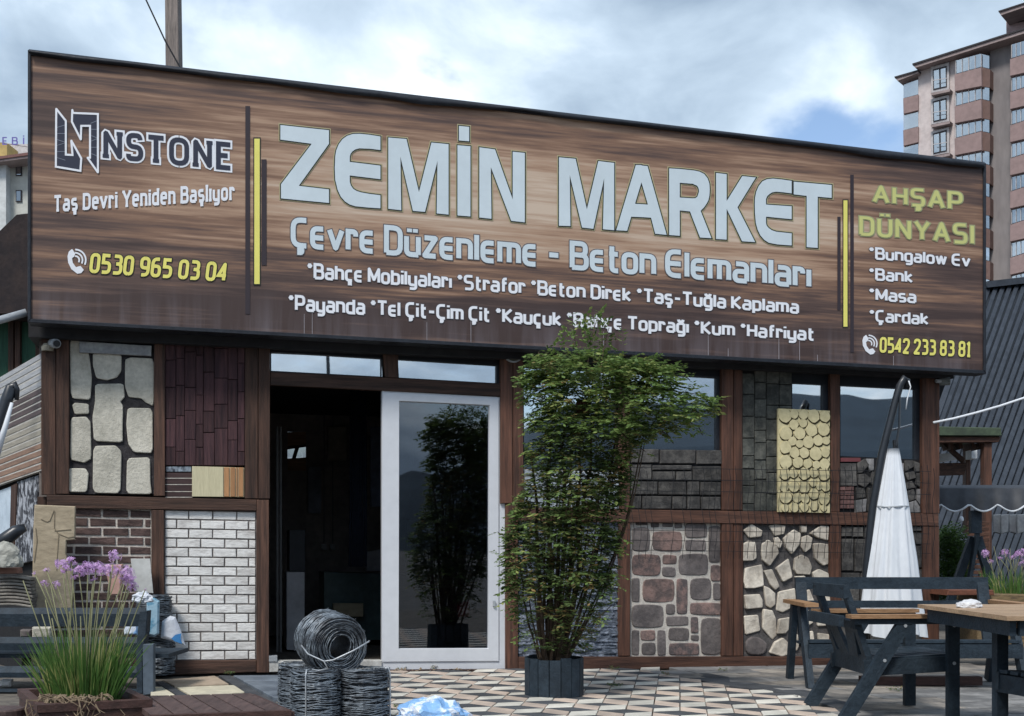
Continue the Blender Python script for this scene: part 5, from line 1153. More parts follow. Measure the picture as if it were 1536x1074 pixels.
def tuft(name, label, base, z0_, Lmin, Lmax, nb, spread, heads, stalks_extra=0, scale=1.0, rr=.03):
    t = thing(name, label, 'flowering plant', base); m2 = MB()
    for _ in range(nb):
        a = random.random()*2*pi; r0 = random.random()**.6*.085*scale; p = Vector((base[0]+cos(a)*r0*1.5, base[1]+sin(a)*r0, z0_)); L_ = random.uniform(Lmin, Lmax)
        tilt = random.uniform(.05, 1)**1.4*spread; d = Vector((cos(a+random.uniform(-.5, .5))*tilt, sin(a)*tilt*.8, 1)).normalized(); w_ = random.uniform(.0022, .0042)*scale**.5
        side = d.cross(Vector((random.uniform(-1, 1), -1, 0))).normalized(); q0 = p.copy(); ring_ = []
        for k in range(6):
            ww = w_*(1-(k/5.2)**2.2); ring_ += [q0-side*ww, q0+side*ww]; d = (d+Vector((cos(a)*.10*tilt, sin(a)*.10*tilt, -.07*tilt-.03))).normalized(); q0 = q0+d*L_/5
        m2.add(ring_, [(2*k, 2*k+1, 2*k+3, 2*k+2) for k in range(5)])
    m2.build('leaf_blades', grass_m, t)
    for hx, hr in heads:
        tip = Vector(hx); b0 = Vector((base[0]+random.uniform(-.06, .06)*scale+(tip.x-base[0])*.25, base[1]+random.uniform(-.05, .05), z0_)); mid = (tip+b0)/2+Vector(((tip.x-b0.x)*-.12, 0, .02))
        m2 = MB(); m2.tube([b0, b0.lerp(mid, .5)*.5+(b0+mid)/2*.5, mid, (mid+tip)/2+Vector((0, 0, .004)), tip], .0024*scale**.5, 5); st_ = m2.build('flower_stalk', stalk_m, t, smooth=True)
        m2 = MB()
        for _ in range(int(26*min(1.4, max(.35, hr/rr)))):
            d = Vector((random.gauss(0, 1), random.gauss(0, 1), random.gauss(.3, .8))).normalized(); c = tip+d*hr*random.uniform(.45, 1)
            m2.tube([tip, c], .0008, 3, caps=False)
            u_ = d.orthogonal().normalized(); v_ = d.cross(u_)
            for k in range(5):
                an = k*2*pi/5; e = (u_*cos(an)+v_*sin(an)); s1 = (u_*cos(an+1.57)+v_*sin(an+1.57)); pl_ = hr*.30
                m2.add([c, c+e*pl_*.6+s1*pl_*.25+d*pl_*.2, c+e*pl_+d*pl_*.1, c+e*pl_*.6-s1*pl_*.25+d*pl_*.2], [(0, 1, 2, 3)])
        m2.build('flower_head', petal_m, st_)
    for _ in range(stalks_extra):
        a = random.uniform(-1, 1); L_ = random.uniform(.35, .5); b0 = Vector((base[0]+a*.06, base[1]+random.uniform(-.05, .05), z0_)); tip = b0+Vector((a*.17+random.uniform(-.04, .04), random.uniform(-.08, .08), L_))
        m2 = MB(); m2.tube([b0, (b0+tip)/2+Vector((a*.02, 0, .01)), tip], .0022, 5); m2.build('flower_stalk', stalk_m, t, smooth=True)
    return t
Yp = cen.y
heads = [((x-CX)/F*(Yp+o)*1.0, Yp+o, H-(y-HY)/F*(Yp+o), r) for x, y, r, o in [(93,846,.030,0),(107,842,.026,.05),(99,856,.024,-.05),(118,857,.030,.03),(132,852,.032,-.04),(144,853,.032,.05),(153,856,.028,-.03),(171,835,.030,.0),(166,857,.032,.06),(178,856,.024,-.05),(190,858,.030,.02),(194,868,.028,-.03),(197,881,.028,.04),(186,870,.024,-.02),
         (70,856,.014,.03),(66,874,.018,-.04),(85,877,.020,.02),(52,860,.010,.0),(218,884,.006,.03),(110,866,.014,-.06),(140,868,.016,0)]]
tuft('flowering_garlic_plant', 'clump of thin green leaves with many lilac flower heads in the brown planter', (cen.x, cen.y, cen.z-.05), cen.z-.05, .16, .33, 640, .46, [((x, y, z), r) for x, y, z, r in heads], 12)
m2 = MB()
for _ in range(90):
    a = random.uniform(-.35, .6); p = Vector((cen.x+a*.22, (pc[2].y+pc[3].y)/2+random.uniform(.0, .12), cen.z+.0)); pts = [p]
    for k in range(6): pts.append(pts[-1]+Vector((random.uniform(-.035, .035), -.018 if k < 3 else 0, random.uniform(.0, .014) if k < 2 else random.uniform(-.05, -.002))))
    m2.tube(pts, [.0035, .003, .003, .0025, .002, .0015, .001], 4)
tag(m2.build('dry_roots', roots), 'tangle of dry roots hanging over the front rim of the brown planter', 'roots')
sc_ = hh([(229, 1043.5), (377, 1039.7), (436, 1066), (246, 1073)], .42)
t = thing('low_bench', 'low brown slatted wooden seat between the planter and the wire rolls', 'bench', Vector((-1.35, 4.8, gz(-1.35, 4.8))))
n_ = 6; sc_[0] = sc_[0]+(sc_[0]-sc_[1])*.25; sc_[3] = sc_[3]+(sc_[3]-sc_[2])*.1
for k in range(n_):
    f0, f1 = k/n_+.006, (k+1)/n_-.008; e = .94
    a, b, c2, d2 = sc_[0].lerp(sc_[1], f0), sc_[0].lerp(sc_[1], f1), sc_[3].lerp(sc_[2], f1), sc_[3].lerp(sc_[2], f0); c2 = b+(c2-b)*e; d2 = a+(d2-a)*e; dz = Vector((0, 0, .022))
    m2 = MB(); m2.add([a, b, c2, d2, a-dz, b-dz, c2-dz, d2-dz], [(0,1,2,3),(7,6,5,4),(0,4,5,1),(1,5,6,2),(2,6,7,3),(3,7,4,0)]); m2.build('slat', deckwood, t)
a, b = sc_[3], sc_[2]; up_ = Vector((0, 0, 1))
m2 = MB(); m2.bar(a-up_*.035, b-up_*.035, .03, .075); m2.build('front_rail', brown_paint, t)
m2 = MB(); m2.bar(sc_[1]-up_*.04, sc_[2]-up_*.04, .03, .07); m2.build('side_rail', brown_paint, t)
m2 = MB(); m2.bar(sc_[0]-up_*.06, sc_[1]-up_*.06, .03, .07); m2.build('back_rail', brown_paint, t)
for p in (sc_[1], sc_[2]):
    m2 = MB(); q0 = p+(sum(sc_, Vector())/4-p)*.1; m2.bar((q0.x, q0.y, gz(q0.x, q0.y)), (q0.x, q0.y, q0.z-.025), .06, .06); m2.build('leg', brown_paint, t)
for (px, py, h_, r_, lb) in ((5, 1062, .40, .075, 'round brown wooden stool top at the lower left corner, the farther one'), (18, 1079, .38, .075, 'round brown wooden stool top at the lower left corner, the nearer one')):
    c = ground_hit(px, py, h_); t = thing('log_stool', lb, 'stool', (c.x, c.y, gz(c.x, c.y)), 'round brown stools'); m2 = MB(); m2.lathe([(0, 0), (r_, 0), (r_+.006, -.006), (r_+.006, -.03), (r_-.01, -.036), (0, -.036)], c, 24); m2.build('stool_top', deckwood, t); m2 = MB(); m2.lathe([(.03, -.036), (.035, -h_)], c, 12); m2.build('stool_leg', brown_paint, t)
# ================================================================ POT WITH CLIMBER
Yc = 8.2; pcn = at(831, 8.28); px_m = F/Yc
t = thing('slatted_flower_pot', 'round slate blue slatted wooden pot under the climbing shrub', 'flower pot', pcn)
R0 = .205; npl = 16
for k in range(npl):
    a = 2*pi*k/npl; m2 = MB(); Rz = Matrix.Rotation(a+pi/2, 3, 'Z'); hgt = .275+random.uniform(-.008, .008)
    m2.box((pcn.x+cos(a)*R0, pcn.y+sin(a)*R0, pcn.z+hgt/2), (.0785, .018, hgt), Rz); m2.build('slat', charcoal, t)
m2 = MB(); m2.lathe([(0, .23), (R0-.012, .23)], pcn, 16); m2.build('soil', soil, t)
prof = [(470, 884, 896), (500, 862, 912), (520, 835, 935), (540, 806, 962), (560, 800, 1000), (580, 797, 1030), (600, 795, 1058), (620, 800, 1066), (640, 808, 1030), (655, 812, 975), (670, 814, 945), (690, 806, 932), (720, 800, 928), (760, 784, 922), (800, 772, 918), (840, 766, 914), (870, 770, 908), (900, 774, 905), (930, 778, 898), (955, 788, 890), (978, 800, 880)]
def prof_at(y):
    for (a, l0, r0), (b, l1, r1) in zip(prof, prof[1:]):
        if a <= y <= b: f_ = (y-a)/(b-a); return l0+(l1-l0)*f_, r0+(r1-r0)*f_
    return 840, 860
t = thing('climbing_shrub', 'tall jasmine climber spreading up over the sign from the slatted pot', 'shrub', pcn+Vector((0, 0, .23)))
Bf, Bo = MB(), MB()
def sprig(B, p, d, n_l, ll):
    d = d.normalized(); side = d.cross(Vector((0, 0, 1)));
    if side.length < .1: side = Vector((1, 0, 0))
    side.normalize(); q0 = Vector(p)
    for k in range(n_l):
        q0 = q0+d*ll*.55; d = (d+Vector((random.uniform(-.1, .1), random.uniform(-.1, .1), -.10))).normalized()
        for s_ in (-1, 1):
            e = (side*s_+d*.7+Vector((random.uniform(-.3, .3), random.uniform(-.3, .3), random.uniform(-.45, .2)))).normalized(); L_ = ll*random.uniform(.7, 1.15)
            nrm = e.cross(Vector((random.uniform(-.6, .6), random.uniform(-.6, .6), 1))).normalized()*L_*.24
            B.add([q0, q0+e*L_*.5+nrm, q0+e*L_, q0+e*L_*.5-nrm-Vector((0, 0, L_*.05))], [(0, 1, 2), (0, 2, 3)])
cnt = 0
while cnt < 7400:
    y = random.uniform(480, 985)
    if y > 640 and random.random() < .35: y = random.uniform(640, 900)
    l, r = prof_at(y); x = random.uniform(l, r); cx_ = (l+r)/2; f_ = (x-cx_)/((r-l)/2)
    dens = 1.0
    if y > 880: dens = .8-(y-880)/100*.4
    if y > 880 and x > 880: dens *= .5
    if random.random() > (r-l)/230: continue
    if y < 548: dens = .5
    if y < 528: dens = .10
    if x > 960: dens = .8-(x-960)/110*.45
    if random.random() > dens: continue
    hw = (r-l)/2/px_m; dy = random.uniform(-1, 1)*min(.34, hw*1.0)*sqrt(max(.05, 1-f_*f_))
    if x > 940: dy -= .15
    pos = pz(x, y, 8.25+dy)
    nz = noise.noise(Vector((x*.035, y*.035, dy*5)))
    if nz < -.26: continue
    out = Vector((f_*1.0, dy/.3-.2, random.uniform(-.3, .6)))
    fresh = (y < 650 and nz > -.05) or random.random() < .12
    if y < 530: out = Vector((random.uniform(-.3, .4), 0, 1))
    sprig(Bf if fresh else Bo, pos, out, random.randint(3, 5) if fresh else random.randint(2, 4), random.uniform(.030, .060) if fresh else random.uniform(.022, .050)); cnt += 1
# loose arching sprays, upper right and lower left
SPR = [[(940, 600), (1000, 585), (1050, 592), (1072, 612)], [(940, 610), (1000, 618), (1048, 640), (1055, 655)], [(920, 640), (950, 665), (972, 680)], [(830, 600), (802, 590), (790, 596)], [(800, 830), (768, 812), (742, 795)], [(800, 840), (770, 828), (748, 836)], [(960, 560), (1010, 548), (1040, 575)],
       [(880, 560), (886, 510), (898, 470)], [(870, 560), (862, 510), (868, 484)], [(900, 560), (906, 520), (915, 486)], [(960, 640), (1000, 650), (1012, 668)], [(840, 560), (815, 535), (806, 528)], [(900, 900), (912, 880), (930, 870)], [(880, 940), (905, 920), (920, 905)], [(930, 575), (985, 560), (1008, 556)]]
St = MB()
for s_ in SPR:
    pts = [pz(x, y, 8.05+.05*i) for i, (x, y) in enumerate(s_)]; fine = []
    for i in range(len(pts)-1):
        for k in range(6): fine.append(pts[i].lerp(pts[i+1], k/6))
    St.tube(fine, .0035, 4)
    for k, p in enumerate(fine):
        if k > 2: sprig(Bf, p+Vector((random.uniform(-.02, .02), random.uniform(-.05, .05), random.uniform(-.02, .02))), Vector((random.uniform(-1, 1), random.uniform(-1, 0), random.uniform(-.6, .8))), 3, .04)
for k in range(34):
    a = random.uniform(-1, 1); top = random.uniform(640, 860); l, r = prof_at(top); xt = (l+r)/2+a*(r-l)*.42; b0 = pcn+Vector((a*.10, random.uniform(-.09, .09), .23)); e = pz(xt, top, 8.25+random.uniform(-.2, .2)); pts = []
    for i in range(9):
        f_ = i/8; p = b0.lerp(e, f_); p.x += (e.x-b0.x)*.35*sin(pi*f_)*.5+random.uniform(-.008, .008); p.y += random.uniform(-.01, .01); pts.append(p)
    St.tube(pts, [random.uniform(.006, .013)*(1-.6*i/8) for i in range(9)], 5)
for k in range(5):                           # thicker trunks
    b0 = pcn+Vector((-.07+k*.035, random.uniform(-.05, .05), .22)); e = pz(800+k*24, 620+random.uniform(-40, 60), 8.25); St.tube([b0.lerp(e, i/8)+Vector((random.uniform(-.02, .02), random.uniform(-.02, .02), 0)) for i in range(9)], [.02-.0016*i for i in range(9)], 7)
St.build('stem', bark, t); Bf.build('young_foliage', leaf_fresh, t); Bo.build('older_foliage', leaf_old, t)
t = slab('wooden_stake', [(864, 604), (888, 596), (884, 626), (866, 626)], Front(8.3), 0, .03, woodr_v, None, .003); tag(t, 'short reddish wooden plate among the leaves of the climber', 'stake')
# weeds in the joints
for (px_, py_, s_), wl in zip(((606, 1000, 1), (650, 1000, .6), (921, 1027, 1.2), (998, 1010, .5), (920, 1001, .7), (345, 1008, .6), (1085, 1003, .5), (1345, 1032, .9), (600, 1060, .6)), ('bushy green weed growing under the left corner of the white door', 'tiny weed under the middle of the white door', 'flat green weed on the tiles right of the slatted pot', 'tiny weed at the far edge of the tiles near the dark border', 'small weed against the base rail just right of the slatted pot', 'thin weed growing at the base of the white brick sample', 'small weed against the base rail below the pale rubble stones', 'weed growing between the slabs under the garden chair', 'small weed on the tiles beside the wire rolls')):
    b0 = ground_hit(px_, py_+4); m2 = MB()
    for _ in range(int(22*s_)): sprig(m2, b0+Vector((random.uniform(-.05, .05)*s_, random.uniform(-.04, .04), .005)), Vector((random.uniform(-1, 1), random.uniform(-1, 1), random.uniform(.2, 1))), 2, .022)
    tag(m2.build('weed', leaf_old), wl, 'weed', 'weeds in the paving joints')
m2 = MB()                                    # dead leaves on the door sill timber
for _ in range(70):
    p = FAC.hit(random.uniform(590, 715), 1005.5, random.uniform(.09, .15)); a = random.random()*6; e = Vector((cos(a), sin(a), random.uniform(-.1, .5)))*random.uniform(.02, .05); n2_ = Vector((-sin(a), cos(a), random.uniform(-.3, .3)))*.012
    m2.add([p, p+e*.5+n2_, p+e, p+e*.5-n2_], [(0, 1, 2, 3)])
tag(m2.build('dead_leaves', roots, kind='stuff'), 'dry leaves gathered on the timber under the white door', 'dead leaves')
# ================================================================ PARASOL
t = thing('folded_parasol', 'folded white cantilever parasol hanging from a dark bent pole by the right window', 'parasol', at(1300, 10.25))
pY = 10.25; m2 = MB(); m2.tube([at(1296, pY), pz(1299, 860, pY), pz(1309, 760, pY), pz(1323, 680, pY), pz(1342, 605, pY), pz(1350, 578, pY), pz(1357, 567, pY), pz(1362, 570, pY), pz(1362, 580, pY)], [.036, .036, .038, .036, .034, .034, .032, .022, .012], 10); m2.build('pole', metal_dark, t, smooth=True)
m2 = MB(); m2.tube([pz(1350, 595, pY-.03), pz(1349, 640, pY-.03), pz(1344, 668, pY-.03)], .010, 6); m2.build('cable', metal_dark, t)
m2 = MB(); m2.tube([pz(1363, 571, pY-.05), pz(1366, 580, pY-.05), pz(1361, 598, pY-.05), pz(1359, 614, pY-.05)], .006, 5); m2.build('cord', canvas, t, smooth=True)
m2 = MB(); m2.tube([pz(1343, 660, pY), pz(1344, 680, pY)], .026, 8); m2.build('hub', metal_dark, t)
n1_, n2_ = 72, 26; vs = []; fs = []
for j in range(n2_):
    f_ = j/(n2_-1); y = 673+(952-673)*f_; xl = 1331+(1291-1331)*min(1, f_**.9*1.03); xr = 1348+(1385-1348)*f_**.92
    if f_ > .8: xl -= 0
    c = pz((xl+xr)/2, y, pY); rx = (xr-xl)/2/F*pY; ry = rx*.8
    for i in range(n1_):
        a = 2*pi*i/n1_; fold = 1+(.24*min(1, f_*3+.15))*(abs(sin(a*5+.5+.6*sin(f_*2.5)))**.6-.6)+.05*sin(a*17+f_*4)+.03*noise.noise(Vector((a*2, f_*7, 1))); vs.append(c+Vector((cos(a)*rx*fold, sin(a)*ry*fold, .02*sin(a*4)*f_ if j == n2_-1 else 0)))
for j in range(n2_-1):
    for i in range(n1_): fs.append((j*n1_+i, j*n1_+(i+1) % n1_, (j+1)*n1_+(i+1) % n1_, (j+1)*n1_+i))
fs.append(tuple(range(n1_)))
m2 = MB(); q0 = pz(1338, 760, pY); m2.tube([q0+Vector((cos(2*pi*i/16)*.145, sin(2*pi*i/16)*.12, .004*sin(i))) for i in range(16)], .007, 4, closed=True); m2.build('strap', metal_light, t)
mkobj('folded_canopy', vs, fs, canvas, t, smooth=True)
# ================================================================ RIGHT BACKGROUND
GY = 15.0
t = thing('gazebo', 'small garden gazebo with green edged roof and brown posts behind the shop corner', 'gazebo', at(1460, GY, -.15))
g1 = Front(GY)
slab('roof_edge', [(1380, 639), (1502, 641.5), (1503, 654), (1380, 653.5)], g1, .2, 1.6, mat('moss green roofing', (.07, .10, .06), (.04, .055, .04), 5, frame=False), t, .01)
slab('beam', [(1380, 654.5), (1502, 655), (1498, 663), (1380, 664)], g1, .15, .12, woodr_h, t, .005)
slab('post', [(1476, 664), (1488, 664), (1488, 900), (1476, 900)], g1, .1, .12, woodr_v, t, .005); slab('post', [(1449, 664), (1456, 664), (1456, 800), (1449, 800)], g1, -1.0, .12, wood_v, t, .005)
slab('rail', [(1380, 695), (1452, 694), (1447, 712), (1380, 714)], g1, -.3, .1, wood_h, t, .005); slab('brace', [(1412, 664), (1420, 664), (1448, 688), (1446, 695)], g1, -.2, .08, wood_v, t, .004)
for a in (1425, 1438, 1457, 1468): slab('rafter', [(a, 664), (a+5, 664), (a+8, 672), (a+2, 674)], g1, -.1, .3, wood_v, t, .003)
t = slab('white_board', [(1380, 683), (1430, 679), (1443, 688), (1420, 692), (1380, 694)], g1, -.8, .1, mat('white painted board', (.7, .72, .74), None, 4, frame=False), None, .004); tag(t, 'white pointed board under the gazebo roof', 'board')
t = slab('white_box', [(1457, 675), (1466, 675), (1466, 688), (1457, 688)], g1, -.8, .2, mat('white painted board', (.7, .72, .74), None, 4, frame=False), None, .004); tag(t, 'small white box hanging under the gazebo roof', 'box')
# A-frame house with corrugated roof
def arp(x, y):                               # point on the leaning roof sheet
    Y = 22-(y-425)*.0115; return pz(x, y, Y)
t = thing('a_frame_house', 'dark A-frame house whose black corrugated roof rises at the right edge', 'house', arp(1450, 900)*1.0)
m2 = MB(); SL = -.36
def xl_(y): return 1479+(y-428)*SL
v4 = [arp(1479, 428), arp(1700, 400), arp(1700, 900), arp(xl_(900), 900)]
m2.add(v4+[v+Vector((0, .25, 0)) for v in v4], [(0,1,2,3),(7,6,5,4),(0,4,5,1),(1,5,6,2),(2,6,7,3),(3,7,4,0)])
blackroof = mat('black metal roofing', (.035, .042, .055), (.018, .022, .03), 4, rough=.45, bump=.15, frame=False, spec=.5); m2.build('roof_sheet', blackroof, t)
k = 0; x = 1483
while x < 1800:
    yb = 890; yt = 428-(x-1479)*.12
    a, b = arp(x, yt), arp(x+(yb-yt)*SL, yb); 
    if b.x/b.y*F+CX < 1540 or True:
        m2 = MB(); m2.bar(a-Vector((0, .05, 0)), b-Vector((0, .05, 0)), .075, .06, up=Vector((0, -1, .3)), w2=.075); m2.build('roof_rib', blackroof, t)
    x += 10.8+random.uniform(-.25, .25)
m2 = MB(); bk = [Vector((v.x+(.0 if i in (0, 1) else 0), v.y if i in (0, 1) else 2*v4[0].y-v.y, v.z)) for i, v in enumerate(v4)]
m2.add(bk+[v+Vector((0, -.2, .0)) for v in bk], [(3,2,1,0),(4,5,6,7),(0,1,5,4),(1,2,6,5),(2,3,7,6),(3,0,4,7)]); m2.build('back_roof_sheet', blackroof, t)
m2 = MB(); m2.bar(arp(1472, 431)-Vector((0, .1, 0)), arp(1700, 405)-Vector((0, .1, 0)), .3, .12); m2.build('ridge_cap', blackroof, t)
m2 = MB(); m2.bar(arp(1477, 430)-Vector((.03, .08, 0)), arp(xl_(880), 880)-Vector((.03, .08, 0)), .1, .1); m2.build('barge_board', blackroof, t)
t = thing('garden_swing', 'dark garden swing with a charcoal scalloped awning trimmed in white', 'garden swing', at(1465, 12.5)); sY = 12.5
vs = []; fs = []; n_ = 60; trim = []
for i in range(n_+1):
    x = 1400+i*(1640-1400)/n_; f_ = ((x-1411)/43.0) % 1.0; yb = 756.5+10.5*sin(pi*f_)**1.0
    wv = .02*sin(i*.9)
    vs += [pz(x, 727.5, sY+.5), pz(x, 731, sY+.02), pz(x, 733, sY-.02+wv*.4), pz(x, yb, sY-.06+wv)]; trim.append(pz(x, yb, sY-.075+wv))
for i in range(n_):
    for k in range(3): fs.append((i*4+k, i*4+k+1, (i+1)*4+k+1, (i+1)*4+k))
mkobj('awning', vs, fs, canvas_dark, t, smooth=True)
m2 = MB(); m2.tube(trim, .011, 6); m2.build('white_trim', canvas, t, smooth=True)
for nm, a, b, w_ in (('post', (1463, 766), (1463, 800), 16), ('leg', (1459, 806), (1424, 905), 11), ('leg', (1466, 806), (1496, 905), 12), ('leg', (1466, 800), (1448, 905), 5)):
    m2 = MB(); k = random.uniform(0, .12); m2.bar(pz(*a, sY+k), pz(*b, sY+k), w_/F*sY, .07, up=Vector((0, 1, 0))); m2.build(nm, charcoal, t)
t = crumple('solar_bulb', 'small white bulb hanging under the swing awning', 'bulb', pz(1442, 779, 12.4), .025, .025, .035, canvas, 2, amp=.05)
def leafmass(name, label, cat, boxpx, Y, dep, n_l, ll, m_, kind=None):
    m2 = MB(); x0, y0, x1, y1 = boxpx
    for _ in range(n_l):
        p = pz(random.uniform(x0, x1), y0+(y1-y0)*random.random(), Y+random.uniform(-dep, dep)); sprig(m2, p+Vector((0, 0, noise.noise(p*3)*.12)), Vector((random.uniform(-1, 1), random.uniform(-1, .2), random.uniform(-.4, 1))), 3, ll)
    return tag(m2.build(name, m_), label, cat)
leafmass('hedge', 'dense green bush beside the right corner of the shop', 'bush', (1405, 802, 1446, 905), 13.6, .35, 1500, .05, hedge_m)
for i in range(11):
    pass
t = thing('slatted_fence', 'reddish brown fence of level slats behind the garden swing', 'fence', at(1468, 14.2))
for i in range(13): slab('slat', Q(1452, 782+i*8.2, 1484, 787.5+i*8.2), Front(14.2), 0, .03, woodr_h, t, .003)
m2 = MB(); t = thing('dark_shed', 'dark shed wall with draped grey cloth behind the swing', 'shed', at(1500, 17)); slab('wall', [(1375, 690), (1760, 690), (1760, 960), (1375, 960)], Front(24), 0, .2, black_board, t, 0)
for i in range(5): slab('draped_cloth', [(1490+i*12, 772), (1502+i*12, 771), (1501+i*12, 801-3*(i % 2)), (1491+i*12, 798+3*(i % 2))], Front(16.2), .1*(i % 2), .04, mat('grey hanging cloth', (.14, .16, .18), (.09, .10, .12), 6, frame=False), t, .01)
heads = [((x-CX)/F*11.2, 11.2+random.uniform(-.1, .1), H-(y-HY)/F*11.2, r) for x, y, r in ((1483, 831, .05), (1498, 838, .03), (1509, 830, .05), (1520, 836, .035), (1531, 831, .06), (1540, 828, .05), (1534, 845, .04), (1487, 842, .03), (1550, 835, .05))]
bz2 = H-(893-HY)/F*11.2
tuft('flowering_garlic_plant', 'pale lilac flowers on thin stalks behind the garden table at the right edge', ((1520-CX)/F*11.2, 11.2, bz2), bz2, .18, .3, 160, .5, [((x, y, z), r) for x, y, z, r in heads], 10, 2.2, .05)
t = thing('flower_planter', 'low wooden planter carrying pale lilac flowers at the right edge', 'planter', at(1530, 11.2)); slab('planter_box', [(1466, 891), (1640, 893), (1640, 975), (1466, 972)], Front(11.1), .2, .5, mat('faded ochre wood', (.2, .14, .07), (.1, .07, .04), 5, WH), t, .008)
t = slab('brown_seat', [(1423, 885), (1490, 885), (1492, 893), (1420, 893)], Front(10.9), .1, .5, mat('reddish brown seat', (.16, .06, .035), (.1, .04, .025), 5, WH), None, .006); tag(t, 'reddish brown seat board seen through the back of the long bench', 'seat board')
m2 = MB(); m2.tube([pz(1400, 634, 10.9), pz(1430, 628, 10.9), pz(1465, 619, 10.9), pz(1500, 609, 10.9), pz(1545, 594, 10.9), pz(1620, 565, 10.9)], .012, 6); tag(m2.build('white_cable', canvas, smooth=True), 'white cable running from the right corner of the shop to the right edge', 'cable')
# tower block right
TP = Plane(pz(1440, 150, 95), -1260); TC = (1180, 0, 3.58)
pinkw = mat('pinkish render', (.60, .53, .51), (.54, .47, .46), .6, rough=.9, bump=.1, frame=False); brownw = mat('brown render', (.31, .22, .21), (.27, .195, .185), .6, rough=.9, bump=.1, frame=False)  # tower colours are lightened to stand in for distance haze
greyw = mat('grey brown concrete', (.27, .245, .24), (.22, .20, .20), .4, (1, 1, .3), rough=.9, bump=.1, frame=False); eavem = mat('eave plaster', (.34, .27, .26), None, 1, frame=False); darkroof = mat('dark roof edge', (.045, .04, .045), None, 1, frame=False)
glz = glass('balcony glazing', .45, (.5, .55, .6)); inner = mat('room behind glazing', (.16, .18, .19), (.06, .07, .08), .5, (3, 3, 1), rough=.9, frame=False, lo=.4, hi=.6)
whitef = mat('white trim render', (.55, .52, .52), None, 2, frame=False)
tb = thing('apartment_tower', 'tall pinkish brown apartment tower with glazed balconies at the right', 'apartment building', TP.hit(1440, 500))
def tw(nm, pts, off, th, m_, bev=0, par=None): return slab(nm, P(TC, pts), TP, off, th, m_, par or tb, bev)
tw('wall', [(707, 360), (905, 300), (912, 2300), (707, 2300)], 0, 12, pinkw)
tw('wall', [(628, 440), (706, 415), (706, 2300), (628, 2300)], -1.2, 8, pinkw)
tw('wall', [(906, 305), (1045, 262), (1092, 262), (1092, 2300), (912, 2300)], -.9, 8, inner)
tw('wall', [(1093, 250), (1205, 225), (1205, 2300), (1093, 2300)], -.3, 8, greyw)
tw('wall', [(1206, 200), (1500, 110), (1500, 2300), (1206, 2300)], -.9, 8, inner)
tw('wall', [(1178, 85), (1500, -10), (1500, 120), (1180, 190)], -1.5, 6, mat('upper pink render', (.42, .31, .31), None, .6, frame=False))
tw('eave', [(1138, 62), (1500, -55), (1500, -38), (1150, 82)], .8, 8, eavem); tw('roof_edge', [(1136, 58), (1500, -60), (1500, -54), (1138, 65)], .9, 8, darkroof)
tw('eave', [(678, 348), (1500, 85), (1500, 108), (690, 364)], 1.0, 10, eavem); tw('roof_edge', [(674, 341), (1500, 78), (1500, 86), (676, 350)], 1.1, 10, darkroof)
tw('eave', [(583, 418), (706, 380), (706, 392), (595, 434)], .6, 8, eavem); tw('roof_edge', [(578, 411), (706, 374), (706, 381), (580, 419)], .7, 8, darkroof)
tw('window', [(1240, 86), (1300, 70), (1300, 108), (1240, 120)], -1.4, .3, darkroof)
for i in range(5):
    d = i*172; s_ = -i*2.5
    f = tw('window', [(772, 358+d-s_), (872, 333+d-s_), (872, 482+d+s_), (776, 500+d+s_)], .25, .3, whitef, .03)
    tw('pane', [(785, 373+d), (858, 353+d), (860, 466+d), (787, 483+d)], .3, .2, darkroof, 0, f); tw('glass', [(790, 380+d), (818, 373+d), (820, 470+d), (792, 476+d)], .34, .03, glz, 0, f); tw('glass', [(827, 371+d), (853, 364+d), (855, 463+d), (829, 468+d)], .34, .03, glz, 0, f)
    tw('sill', [(772, 500+d), (878, 478+d), (876, 491+d), (778, 512+d)], .7, .7, eavem); m2 = MB()
    m2.tube([TP.hit(*P(TC, [(785, 432+d)])[0], .8), TP.hit(*P(TC, [(862, 420+d)])[0], .8)], .03, 4); m2.build('railing', whitef, tb)
for i in range(9):                           # left recessed balconies and the main stack
    d = i*172; e = i*1.0
    b1_ = tw('balcony', [(625, 528+d), (706, 508+d), (706, 592+d), (627, 612+d)], .2, 1.4, brownw, .02)
    tw('glazing', [(629, 448+d), (706, 428+d), (706, 506+d), (629, 526+d)], 0, .08, glz)
    if i < 9:
        tw('balcony', [(901, 400+d), (1045, 361+d), (1047, 462+d), (903, 490+d)], .9, 1.8, brownw, .02)
        tw('balcony_side', [(1047.5, 361+d), (1092, 372+d), (1092, 470+d), (1048, 463+d)], .6, 1.2, mat('shaded brown side', (.17, .105, .09), None, .6, frame=False), 0)  # shade of the right-facing side is put into a darker render colour
        g_ = tw('glazing', [(906, 326+d), (1044, 288+d), (1044, 358+d), (906, 396+d)], .6, .06, glz)
        tw('glazing', [(1047, 290+d), (1088, 300+d), (1088, 368+d), (1047, 359+d)], .5, .06, glz)
        for xx in (906, 940, 975, 1010, 1043): tw('mullion', [(xx, 327+d-(xx-906)*.27), (xx+2.5, 326+d-(xx-906)*.27), (xx+2.5, 396+d-(xx-906)*.27), (xx, 397+d-(xx-906)*.27)], .68, .1, whitef)
        if i in (1, 3): tw('drawn_curtain', [(980, 322+d), (1030, 309+d), (1030, 362+d), (980, 375+d)], .3, .1, whitef)
